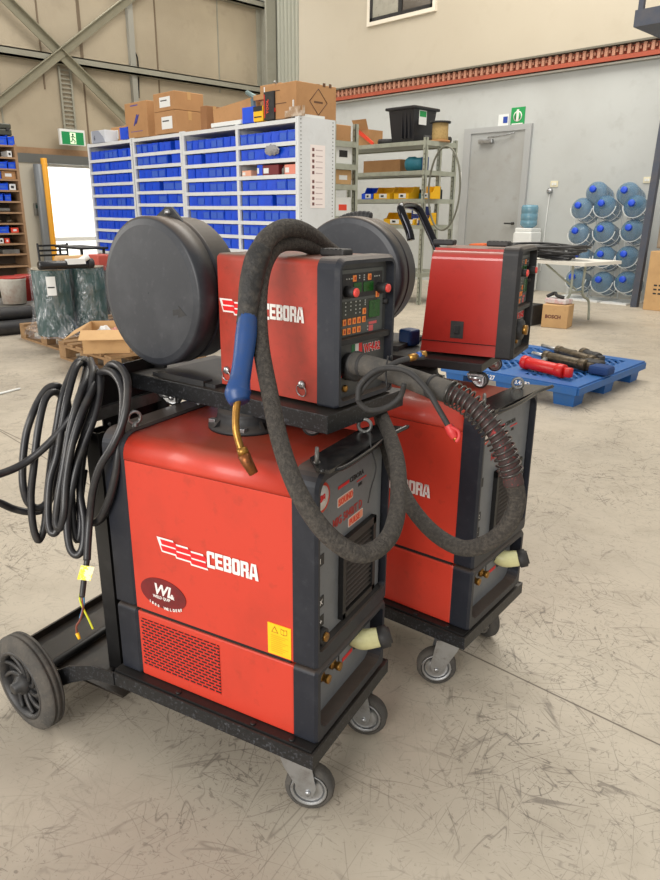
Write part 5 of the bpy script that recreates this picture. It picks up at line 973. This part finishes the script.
def make_trolley(label, ang=(0.2, .1)):
    t = thing('welding_trolley', label, 'trolley')
    y0, y1, x1, z0, z1, xr = -.024, .318, .004, .148, .18, -.505
    g = G(); g.box(xr, x1, y0, y0+.004, z0, z1).box(xr, x1, y1-.004, y1, z0, z1).box(x1-.004, x1, y0+.004, y1-.004, z0, z1); g.box(xr, x1-.004, y0+.004, y1-.004, z1-.006, z1-.002)
    g.box(xr, x1-.006, y0+.006, .03, z1-.002, z1+.005, 1)
    for x in (-.33, -.14, -.05): g.cyl((x, y0+.014, z1+.004), (x, y0+.014, z1+.008), .006, m=1, n=8)
    f = g.build('base_tray', [M_blk2, M_blk], t)
    for sg, ya in ((-1, y0), (1, y1)):                       # drop arm to the rear axle
        yy = ya-.05*(1 if sg < 0 else -1); g = G(); pa = [(xr+.002, ya, z0, z1), (xr-.05, ya-sg*-.012, z0+.006, z1+.008), (xr-.1, ya+sg*.032, z0-.01, z1+.002), (-.66, ya+sg*.044, .105, .15), (-.722, ya+sg*.03, .095, .137)]
        vs = []
        for x, y, a, b in pa: vs += [(x, y-.0025, a), (x, y+.0025, a), (x, y+.0025, b), (x, y-.0025, b)]
        fs = []
        for k in range(len(pa)-1):
            for i in range(4): j = (i+1) % 4; fs.append((k*4+i, k*4+j, k*4+4+j, k*4+4+i))
        g._add(vs, fs+[(0, 1, 2, 3), (16, 17, 18, 19)]); g.build('wheel_arm', M_blk2, t)
        spoke_wheel(y0-.08 if sg < 0 else y1+.08, sg, t, -7 if sg < 0 else 0)
    G().cyl((-.722, y0-.07, .116), (-.722, y1+.07, .116), .01).build('axle', M_blk, t)
    g = G(); g.box(-.855, xr, y0+.02, y1-.02, .098, .104).box(-.858, -.852, y0+.02, y1-.02, .098, .122); g.box(xr-.004, xr, y0+.06, y1-.004, .1, z1); g.build('rear_platform', [M_plate], t)
    g = G(); g.box(-.605, -.565, .055, .06, .104, .7).box(-.605, -.6, .06, .1, .104, .7).box(-.57, -.565, .06, .075, .104, .7); g.box(-.615, -.56, .03, .07, .104, .109); g.cyl((-.59, .045, .109), (-.59, .045, .114), .008, n=6); g.build('rear_post', M_blk, t)
    g = G(); g.box(-.604, -.6, .105, .285, .11, .825).box(-.604, -.6, .06, .105, .11, .7).box(-.6, -.57, .275, .285, .11, .825); bp_ = g.build('back_plate', M_blk, t)
    for (y, z) in ((.12, .70), (.11, .6), (.13, .61), (.12, .58), (.085, .5), (.08, .47), (.1, .4), (.085, .37), (.1, .33)): G().lathe((-.6005, y, z), (1, 0, 0), [(0, .005), (.003, .004)], 8).build('bolt', M_zinc, bp_)
    G().box(-.603, -.585, .07, .3, .72, .745).build('cross_bar', M_alu, t)
    for (x, y, a) in ((-.06, .022, ang[0]), (-.055, .268, ang[1])): caster(x, y, a, .05, z0, .034, t)
    return t
def make_feeder(label, fl_, var=0, side_font=True):       # wire feeder: body + spool drum on its own low tray
    t = thing('wire_feeder', label, 'wire feeder')
    H0, H1 = .807, 1.07; FW = .187; red = M_redf if var == 0 else M_redc; fd = .0465 if var == 0 else .044
    g = G(); r = .012 if var == 0 else .02; n = 6
    poly = [(.0, H0), (FW, H0), (FW, H1)]+[(r-r*math.sin(a), H1-r+r*math.cos(a)) for a in [i*PI/2/n for i in range(n+1)]]
    if var: poly = [(.0, H0), (FW, H0), (FW, H1-.004), (.02, H1-.004)]+[(.0+r-r*math.sin(a), H1-.01-r+r*math.cos(a)) for a in [i*PI/2/n for i in range(n+1)]]+[(.0, H0+.03), (.002, H0+.029)]
    if var:                                             # side panel leans back towards the rear
        m_ = len(poly); vs = [(-fl_+.02*(p[1]-H0)/.263-.0, *p) for p in poly]+[(-fd, *p) for p in poly]
        g._add(vs, [tuple(range(m_)), tuple(range(2*m_-1, m_-1, -1))]+[(i, (i+1) % m_, m_+(i+1) % m_, m_+i) for i in range(m_)])
    else: g.prism(poly, 0, -fl_, -fd)
    body = g.build('housing', red, t)
    fa = fascia(G(), -fd, 0, -.002, FW+.002, H0-.004, H1+.003, .02, .012, .012, .012, chs=.008).build('front_fascia', M_fas if var == 0 else M_fas2, t)
    fp = G().box(-.032, -.026, .01, FW-.01, H0+.008, H1-.01).build('front_panel', M_fpan, t)
    G().box(-.026, -.004, .01, FW-.01, .918, .928).build('divider_bar', M_fas2, t)
    X_ = -.0235; cp_ = G().prism(rr(.014, .15, .931, 1.05, .004), 0, -.026, X_).build('control_panel', mat('panel_face', (78, 82, 80), .45), t)
    G().box(X_, X_+.0005, .018, .146, .999, 1.043).build('panel_field', M_dark, cp_); G().box(X_, X_+.0005, .018, .13, .955, .994).build('panel_field', mat('olive_field', (48, 52, 46), .5), cp_)
    for (a, b, c, d) in ((.052, .076, 1.008, 1.026), (.083, .115, 1.008, 1.026), (.103, .139, .958, .99)): G().prism(rr(a, b, c, d, .002), 0, X_, X_+.0015).build('display', M_green, cp_)
    for (y, z) in ((.054, 1.034), (.102, 1.034), (.13, 1.0), (.087, .972), (.024, .957), (.0395, .957), (.055, .957), (.07, .957), (.086, .957), (.024, .94), (.038, .94), (.055, .94), (.07, .94)):
        k_ = G().box(X_, X_+.002, y-.0052, y+.0052, z-.0058, z+.0058, bev=.0008).build('key', M_key, cp_); G().box(X_+.002, X_+.0024, y-.0018, y+.0018, z-.003, z+.003).build('key_symbol', mat('key_red', (190, 50, 20), .5), k_)
    g = G()
    for y, zs in ((.028, (.992, .985, .978, .971)), (.044, (.992, .985, .978)), (.06, (.992, .985, .978, .971)), (.073, (.992, .985, .978, .971)), (.09, (.992, .988, .984)), (.104, (1.034, 1.03)), (.07, (1.034, 1.038)), (.085, (1.034, 1.038, 1.03)), (.12, (1.034,)), (.127, (1.034,)), (.135, (1.034,)), (.1, (.942, .936)), (.03, (1.034,)), (.038, (1.034,)), (.046, (1.034,))):
        for z in zs: g.box(X_+.0004, X_+.001, y-.0016, y+.0016, z-.0012, z+.0012)
    g.build('indicator_marks', mat('pale_grey_print', (176, 178, 172), .5), cp_)
    G().box(X_+.0002, X_+.0008, .104, .13, .945, .95).box(X_+.0002, X_+.0008, .104, .118, .932, .943).build('red_print', mat('pink_print', (206, 90, 92), .5), cp_)
    for (y, z) in ((.03, 1.012), (.134, 1.012)):
        k_ = G().lathe((X_, y, z), (1, 0, 0), [(0, .0105), (.012, .0095), (.02, .0095), (.021, .008)], 20).build('control_knob', M_dark, cp_); G().lathe((X_+.02, y, z), (1, 0, 0), [(0, .008), (.004, .0078), (.005, .006)], 20).build('knob_cap', mat('knob_red', (224, 74, 66), .4), k_)
    G().lathe((X_+.004, .17, .984), (1, 0, 0), [(0, .006), (.01, .005)], 14).build('side_button', M_dark, t)
    # lower panel
    g = G(); X2 = -.0255
    fg = G(); 
    for k, mm in enumerate((0, 1, 2)): fg._add([(X2, .06+k*.0115, .893), (X2, .0715+k*.0115, .893), (X2, .0715+k*.0115, .912), (X2, .06+k*.0115, .912)], [(0, 1, 2, 3)], False, mm)
    fg.build('flag_mark', [mat('flag_green', (20, 110, 60), .5), M_white, M_ltxt], fp)
    text('lettering', 'WF4-R2', .022, M_ltxt, fp, FRONT, (X2+.0004, .1, .892), .0005, .74); text('lettering', 'WF4-R2', .022, M_white, fp, FRONT, (X2-.0003, .1, .892), .0015, .74)
    s = G().lathe((-.026, .055, .873), (1, 0, 0), [(0, .026), (.03, .026), (.034, .022)], 30).build('torch_connector', M_dark, t)
    G().lathe((.006, .055, .873), (1, 0, 0), [(0, .012), (.012, .012)], 18).build('brass_core', M_brass, s)
    cp_.location = (.009, .012, 0); fp.location = (.008, .006, 0)
    for (y, z) in ((.045, .832), (.1, .836)): G().lathe((-.026, y, z), (1, 0, 0), [(0, .007), (.012, .007), (.013, .004)], 12).build('gas_nipple', M_brass, t)
    G().box(X2, X2+.0005, .02, .05, .855, .862).build('red_mark', M_ltxt, fp)
    # roof grips
    for (x, y) in ((-.075, .075), (-.215, .075)) if var else ((-.07, .085),):
        gp = G().box(x-.028, x+.028, y-.016, y+.016, H1, H1+.014, bev=.004).build('roof_grip', M_dark, t)
        g = G(); [g.lathe((x-.02+k*.01, y-.0135, H1+.0125), (0, 0, 1), [(0, .0028), (.0015, .0025)], 8) for k in range(5)]; g.build('grip_studs', M_blk, gp)
    if var == 0:
        for (x, z) in ((-.283, .838), (-.083, .838)):
            lt = G().lathe((x, 0, z), (0, -1, 0), [(0, .008), (.004, .0078), (.006, .006)], 18).build('door_latch', M_zinc, body)
            c = Vector((x, -.004, z-.011)); G().tube([c+Vector((math.cos(u)*.0115, -.002*math.sin(u), math.sin(u)*.0115)) for u in [k*PI/6 for k in range(12)]], .0011, 6, closed=True, sub=2).build('latch_ring', M_zinc, lt)
        flash(G(), -.288, .9585, .088).build('logo_bars', [M_white, M_ltxt], body); brand(.040, -.178, .954, -.0004, M_white, body, .86)
    else:
        h_ = G().box(-.162, -.129, -.002, .002, .847, .89).build('latch_recess', M_dark, body); G().box(-.152, -.139, -.005, -.001, .858, .88, bev=.002).build('latch', M_fas2, h_)
        G().box(-fl_+.004, -fd, -.0006, .001, H0+.028, H0+.0295).build('fold_line', M_seam, body)
    # tray
    ty = -.035 if var == 0 else -.06
    g = G(); g.box(-.56, .004 if var == 0 else -.06, ty, .225, .764 if var == 0 else .778, .800, bev=.002); tr = g.build('carriage_tray', [M_blk2 if var == 0 else M_blk], t)
    if var == 0: G().box(-.5, -.3, -.02, .18, .8, .807).box(-.47, -.33, -.025, .0, .8, .812).build('drum_foot', M_dark, t)
    else: G().box(-.5, -.3, .0, .2, .8, .812).build('drum_foot', M_dark, t)
    for (x, y, a) in ((-.475, .0, .5), (-.09, .02, .8), (-.1, .19, .3), (-.475, .19, .4)): 
        if var and x > -.2 and y < .1: x = -.082; y = -.02; a = .1
        o = caster(x, y, a, .0205, .768-.7305+.0, .02, t); o.location.z = .7305
    # drum
    y_ = -.05 if var == 0 else .0; c = Vector((-.456, y_, .985)); R_ = .153
    prof = [(0, .001), (.0, .136), (.003, .148), (.007, .153), (.052, .153), (.054, .150), (.057, .150), (.060, .1535), (.064, .1535), (.067, .150), (.118, .150), (.124, .146), (.128, .13), (.128, .001)]
    dr_ = G(); dr_.lathe(c, (0, 1, 0), prof, 72, cap=False); d_ = dr_.build('spool_drum', M_drum, t)
    for p in d_.data.polygons: p.use_smooth = p.index < 0 or abs(p.normal.y) < .9
    G().prism([(c.x-.04, c.z+R_-.008), (c.x+.055, c.z+R_-.012), (c.x+.02, c.z+R_+.018), (c.x+.004, c.z+R_+.018)], 1, y_+.056, y_+.062).build('drum_clasp', M_dark, d_) if var == 0 else None
    if var == 0:
        G().lathe((c.x+.012, y_+.05, c.z+R_+.007), (0, 1, 0), [(0, .006), (.014, .006)], 10).build('clasp_bolt', M_zinc, d_)
        G().prism([(c.x+.074, c.z-.028), (c.x+.094, c.z-.025), (c.x+.092, c.z-.019), (c.x+.115, c.z-.036), (c.x+.088, c.z-.043), (c.x+.09, c.z-.037), (c.x+.074, c.z-.04)], 1, y_-.0005, y_+.001).build('arrow_mark', M_dark, d_)
    else:
        g = G(); ts = [c+Vector((.15*math.sin(a), .09, .15*math.cos(a)+.004)) for a in [math.radians(v) for v in (-45, -30, -15, 0, 10)]]
        g.tube(ts, .012, 10); 
        for k in range(12):
            a = math.radians(-42+k*4.4); q = c+Vector((.15*math.sin(a), .09, .15*math.cos(a)+.004)); dd = Vector((math.cos(a), 0, -math.sin(a))); g.lathe(q-dd*.003, dd, [(0, .0135), (.006, .0135)], 10)
        g.build('corrugated_conduit', M_dark, t)
    return t
def plug(o, xy, ang): o.location = (xy[0], xy[1], 0); o.rotation_euler = (0, 0, math.radians(ang))
P1, A1, P2, A2 = (-.7828, .7372), 16.92, (-.8065, 1.2602), 7.92
src = make_source('nearest red welding power source with full lettering, oval maroon sticker and yellow label'); plug(src, P1, A1)
coo = make_cooler('red cooling unit with slotted vent, beneath the nearest welding power source'); plug(coo, P1, A1)
tro = make_trolley('black trolley with big rear wheel carrying the nearest welding machine', (.35, .25)); plug(tro, P1, A1)
s2 = copy_tree(src, skip=('warning_label',)); plug(s2, P2, A2); s2['label'] = 'red welding power source standing behind, half hidden by the hose loop'
c2 = copy_tree(coo, skip=('vent_slots',)); plug(c2, P2, A2); c2['label'] = 'red cooling unit beneath the second welding power source at the back'
t2 = make_trolley('black trolley with a swivelled front caster carrying the second welding machine behind', (-2.6, 2.6)); plug(t2, P2, A2)
# swivel columns
def column(P, A, lx, ly, lab):
    t = thing('swivel_column', lab, 'swivel mount'); plug(t, P, A)
    g = G(); g.lathe((lx, ly, ZT+.0005), (0, 0, 1), [(0, .078), (.006, .078), (.008, .062), (.03, .058), (.0355, .058)], 36); g.build('column', M_fas2, t)
    for k in range(4):
        a = k*PI/2+.5; G().box(-.008, .008, -.006, .006, 0, .008, bev=.001).build('flange_bolt', M_zinc, t).location = (lx+.068*math.cos(a), ly+.068*math.sin(a), ZT+.006)
        g = G(); g.X = Matrix.Translation((lx, ly, 0)) @ Matrix.Rotation(a+.6, 4, 'Z'); g.prism([(.056, ZT+.008), (.074, ZT+.008), (.056, ZT+.026)], 1, -.003, .003); g.build('gusset', M_fas2, t)
    return t
column(P1, A1, -.275, .185, 'black round swivel mount between nearest machine and the wire feeder above it')
column(P2, A2, -.3, .2, 'black round swivel mount on top of the second welding machine behind')
f1 = make_feeder('dusty red wire feeder with maker name and large black spool drum, on the nearest machine', .3, 0); plug(f1, (-.8719, .8698), 8.36)
f2 = make_feeder('cleaner bright red wire feeder without lettering, on the second machine behind', .24, 1); plug(f2, (-.8971, 1.5022), 18.79)
# chrome handle of the rear machine
g = G(); g.tube([at(411, 240, 2.0), at(409, 231, 2.0), at(402, 213, 2.0), at(401, 207.5, 2.01), at(404, 205.5, 2.04), at(412, 206, 2.1), at(418, 209, 2.12), at(422, 215, 2.12), at(436, 246, 2.1), at(446, 270, 2.08)], .0115, 14)
tag(g.build('pull_handle', mat('dark_chrome', (40, 40, 44), .12, .9)), 'shiny black bent tube handle rising behind the rear wire feeder', 'handle')
# ------------------------------------------------------------ torch and hoses
T1 = thing('welding_torch', 'welding torch with blue handle, brass neck and long looping hose over the dusty feeder', 'welding torch', at(245, 400, 1.15))
def wk(g, n, m, par=T1):
    bmesh.ops.translate(g.bm, verts=g.bm.verts[:], vec=-T1.location); return g.build(n, m, par)
A = at
hp = [(512,476,1.13),(517,500,1.15),(508,525,1.17),(487,543,1.20),(462,548,1.24),(434,533,1.29),(410,505,1.33),(395,473,1.36),(387,445,1.39),(381,418,1.44),(372,385,1.52),(360,330,1.56),(348,280,1.54),(335,257,1.46),(318,250,1.37),(298,243,1.295),(277,246,1.25),(264,266,1.218),(259,300,1.205),(261,345,1.195),(269,390,1.165),(281,445,1.12),(300,495,1.085),(328,535,1.07),(360,554,1.08),(386,541,1.11),(397,512,1.16),(398,470,1.23),(391,440,1.32),(380,412,1.45),(368,375,1.55),(352,310,1.58),(340,262,1.5),(325,246,1.39),(306,232,1.30),(286,228,1.245),(268,238,1.215),(258,256,1.20)]
wk(G().tube([A(*p) for p in hp], [.0148]*30+[.0148,.0145,.0145,.015,.0155,.0165,.0175,.018], 14, sub=8), 'hose', M_hose)
wk(G().tube([A(*p) for p in ((262, 248, 1.205), (256, 262, 1.2), (251, 285, 1.195), (248, 312, 1.19), (246, 325, 1.187))], [.0192, .021, .0205, .018, .017], 16), 'hose_sleeve', M_hosed)
hd = wk(G().tube([A(*p) for p in ((247.5, 316, 1.188), (246, 335, 1.182), (243, 360, 1.172), (240, 380, 1.162), (238, 393, 1.155), (240, 402, 1.15))], [.0165, .0185, .0172, .0175, .0225, .017], 18), 'handle', M_blue)
wk(G().tube([A(*p) for p in ((238, 398, 1.15), (236, 412, 1.145), (236, 430, 1.14), (240, 446, 1.137), (243, 453, 1.136))], .0062, 12), 'neck', M_brass)
wk(G().tube([A(241.5, 448, 1.1365), A(244, 455, 1.1355)], [.009, .0095], 16, raw=True), 'neck_nut', M_brass)
wk(G().tube([A(244, 455, 1.1355), A(246.5, 461, 1.135), A(254, 474, 1.133)], [.0105, .01, .0078], 16, raw=True), 'nozzle', mat('copper_nozzle', (140, 84, 44), .4, .7, (70, 44, 30), .7, 60))
sl = [A(*p) for p in ((356, 363.5, 1.275), (362, 365, 1.26), (380, 369, 1.235), (405, 377, 1.205), (430, 386, 1.175), (452, 393, 1.15))]
wk(G().tube(sl, [.021, .0205, .019, .0185, .0195, .019], 20), 'connector_sleeve', M_rub)
for g_ in (G().tube([sl[0], sl[0]*.75+sl[1]*.25], .0235, 20, raw=True), G().tube([sl[1], sl[1]*.85+sl[2]*.15], .022, 20, raw=True), G().tube([A(431, 386, 1.174), A(433.5, 387, 1.171)], .0212, 20, raw=True)): wk(g_, 'sleeve_band', M_rubd)
core = [A(*p) for p in ((450, 392.5, 1.152), (466, 401, 1.135), (482, 416, 1.125), (496, 434, 1.12), (506, 455, 1.122), (512, 476, 1.13), (514, 484, 1.133))]
wk(G().tube(core, [.0125, .0125, .013, .014, .0155, .0165, .0165], 14), 'inner_hose', mat('red_black_hose', (60, 44, 42), .7, 0, (170, 40, 40), .8, 60, .62, .66))
def helix(pts, r0, r1, turns, wr):
    P = [Vector(p) for p in pts]; S_ = []
    for i in range(len(P)-1):
        for k in range(24): S_.append(P[i].lerp(P[i+1], k/24))
    S_.append(P[-1]); K = len(S_); out = []; u = None
    N_ = turns*14
    for j in range(N_+1):
        f = j/N_*(K-1); i = min(int(f), K-2); q = S_[i].lerp(S_[i+1], f-i); T = (S_[min(i+20, K-1)]-S_[max(i-20, 0)]).normalized()
        u = T.orthogonal().normalized() if u is None else (u-T*u.dot(T)).normalized(); v = T.cross(u); a = 2*PI*j/14; r = r0+(r1-r0)*j/N_
        out.append(q+(u*math.cos(a)+v*math.sin(a))*r)
    return G().tube(out, wr, 6, raw=True)
wk(helix(core[:6], .021, .0195, 19, .0017), 'spring_guard', M_spr)
# thin gas hoses tied to the torch sleeve
TH = [A(*p) for p in ((424, 357, 1.18), (412, 358, 1.175), (395, 363, 1.17), (375, 376, 1.165), (362, 390, 1.165), (358, 400, 1.17), (368, 410, 1.175), (385, 408, 1.18), (400, 397, 1.175), (404, 384, 1.16))]
wk(G().tube(TH, .0048, 10), 'gas_hose', M_rubd)
wk(G().tube([A(*p) for p in ((358, 401, 1.16), (360, 385, 1.158), (375, 371, 1.155), (392, 368, 1.152), (410, 373, 1.145), (427, 390, 1.135), (438, 408, 1.13), (449, 427, 1.128))], .0048, 10), 'gas_hose', M_rubd)
wk(G().tube([A(409, 358, 1.174), A(416, 356.5, 1.177)], .0062, 12, raw=True).tube([A(416, 356.5, 1.177), A(418, 356, 1.178)], .0046, 12, raw=True).tube([A(420.5, 355, 1.18), A(426, 353.5, 1.182)], .0052, 12, raw=True), 'hose_fitting', M_brass)
wk(G().tube([A(417.5, 356, 1.178), A(420.5, 355, 1.18)], .0065, 12, raw=True), 'fitting_collar', mat('collar_blue', (40, 80, 150), .4))
wk(G().tube([A(448, 425, 1.128), A(452, 432, 1.127), A(455, 438, 1.126)], [.007, .0085, .006], 12).tube([A(451, 427, 1.122), A(458, 431, 1.12), A(459, 437, 1.12), A(456, 442, 1.122)], .0032, 8), 'red_fitting', mat('red_rubber', (190, 50, 50), .5))
wk(G().tube([A(448, 425, 1.128), A(450, 428, 1.127)], .0055, 12, raw=True).tube([A(454, 436, 1.1255), A(457, 441, 1.125)], .0042, 12, raw=True), 'brass_end', M_brass)
cs = [A(*p) for p in ((388, 356, 1.19), (386, 372, 1.185), (388, 389, 1.195), (393, 372, 1.25), (391, 356, 1.22))]
wk(G().tube(cs, .0016, 6), 'cable_tie', M_dark)
# hanging tie cable on the front guard
tag(G().tube([A(370, 432, 1.28), A(371, 447, 1.275), A(376, 468, 1.272), A(371, 488, 1.27), A(368, 503, 1.27)], .0012, 6).build('hanging_wire', M_dark), 'thin black wire hanging from the visor guard of the nearest machine', 'wire')
# mains cable coil
c0 = thing('mains_cable', 'black mains cable looped in a messy coil behind the nearest machine, stripped end hanging', 'cable', A(80, 450, 1.5))
def ck(g, n, m, par=c0):
    bmesh.ops.translate(g.bm, verts=g.bm.verts[:], vec=-c0.location); o = g.build(n, m, c0); return o
loops = [
 [(70,440,1.53),(68,405,1.53),(62,390,1.52),(56,386,1.5),(47,389,1.49),(38,402,1.48),(31,418,1.47),(26,435,1.47),(23,460,1.47),(23,485,1.47),(28,502,1.48),(38,508,1.49),(48,500,1.5),(56,470,1.51),(66,440,1.5),(76,408,1.5),(84,380,1.52),(86,366,1.54),(78,362,1.52),(70,376,1.5),(62,398,1.48),(57,425,1.48),(52,455,1.49),(48,490,1.5),(46,515,1.5),(43,532,1.5),(38,540,1.49),(33,525,1.48),(31,495,1.47),(34,465,1.46),(38,430,1.46),(45,400,1.47),(55,392,1.49),(64,402,1.52),(68,430,1.53)],
 [(-25,480,1.36),(0,474,1.40),(23,464,1.43),(45,447,1.44),(66,424,1.45),(82,400,1.46),(91,376,1.5),(88,362,1.55),(80,360,1.58),(72,372,1.55)],
 [(-20,496,1.42),(0,503,1.45),(14,509,1.48),(30,512,1.5),(44,509,1.51),(52,495,1.52),(62,470,1.52),(78,430,1.5),(90,395,1.5),(94,375,1.54)],
 [(84,360,1.55),(76,368,1.5),(68,395,1.46),(62,425,1.45),(57,455,1.44),(50,480,1.44),(48,510,1.44),(50,530,1.44),(56,532,1.44),(61,515,1.44),(65,485,1.44),(70,450,1.44),(78,420,1.45),(88,395,1.46),(93,372,1.5),(90,360,1.56)],
 [(90,362,1.56),(86,380,1.48),(78,400,1.44),(70,430,1.43),(63,470,1.425),(58,500,1.425),(56,522,1.43),(60,528,1.43),(64,512,1.42),(66,480,1.42),(72,445,1.42),(82,412,1.43),(92,390,1.46),(95,375,1.52)],
 [(95,372,1.55),(100,374,1.5),(100,390,1.47),(95,415,1.45),(84,445,1.44),(76,470,1.43),(70,500,1.43),(67,525,1.43),(70,548,1.43),(77,555,1.43),(83,546,1.43),(84,520,1.44),(80,490,1.45),(84,450,1.47),(92,420,1.48),(97,395,1.5),(98,375,1.54)],
 [(90,365,1.58),(96,371,1.52),(98,388,1.48),(93,410,1.46),(86,430,1.45),(78,455,1.45),(72,480,1.45),(72,505,1.45),(74,530,1.45),(78,540,1.45),(81,525,1.45),(80,500,1.46),(84,470,1.48)],
 [(104,372,1.50),(112,364,1.45),(121,368,1.42),(127,380,1.38),(127,402,1.36),(122,425,1.355),(112,447,1.36),(100,467,1.38),(93,490,1.40),(90,515,1.42),(88,540,1.42),(87,560,1.42)],
 [(98,376,1.52),(104,371,1.46),(114,374,1.42),(122,388,1.39),(123,412,1.37),(119,445,1.37),(116,472,1.38),(110,497,1.40),(101,517,1.43),(94,523,1.45)],
 [(94,523,1.5),(100,520,1.49),(110,508,1.48),(117,495,1.48),(125,486,1.5)]]
g = G()
for l in loops: g.tube([A(*p) for p in l], .0080, 10, sub=7)
cb = ck(g, 'cable_loops', M_cable)
ck(G().tube([A(88, 545, 1.42), A(87, 560, 1.42), A(84, 580, 1.42), A(82, 597, 1.42)], .0062, 10), 'cable_end', M_cable)
for n_, m_, l in (('earth_wire', mat('earth_yellow', (206, 212, 50), .5), [(80,594),(80,600),(83,608),(88,618),(93,629)]), ('blue_wire', mat('wire_blue', (70, 130, 170), .5), [(83,594),(84,602),(82,612),(80,618)]), ('brown_wire', mat('wire_brown', (120, 60, 44), .5), [(82,596),(83,608),(80,620),(76.5,626),(77,634)])):
    ck(G().tube([A(x, y_, 1.42+.002*i) for i, (x, y_) in enumerate(l)], .0022, 8), n_, m_)
ck(G().tube([A(77, 633, 1.428), A(79.5, 639, 1.428)], [.004, .003], 8, raw=True), 'wire_ferrule', M_yel)
g = G(); a, b, c, d = A(81, 565, 1.41), A(94.5, 567, 1.41), A(90.5, 581, 1.41), A(77, 579.5, 1.41); o_ = CW*.001
g._add([a, b, c, d, a+o_, b+o_, c+o_, d+o_], [(0, 1, 2, 3), (7, 6, 5, 4), (0, 4, 5, 1), (1, 5, 6, 2), (2, 6, 7, 3), (3, 7, 4, 0)])
ck(g, 'yellow_tag', mat('tag_yellow', (228, 216, 40), .5, 0, (236, 232, 200), .9, 60, .5, .55))
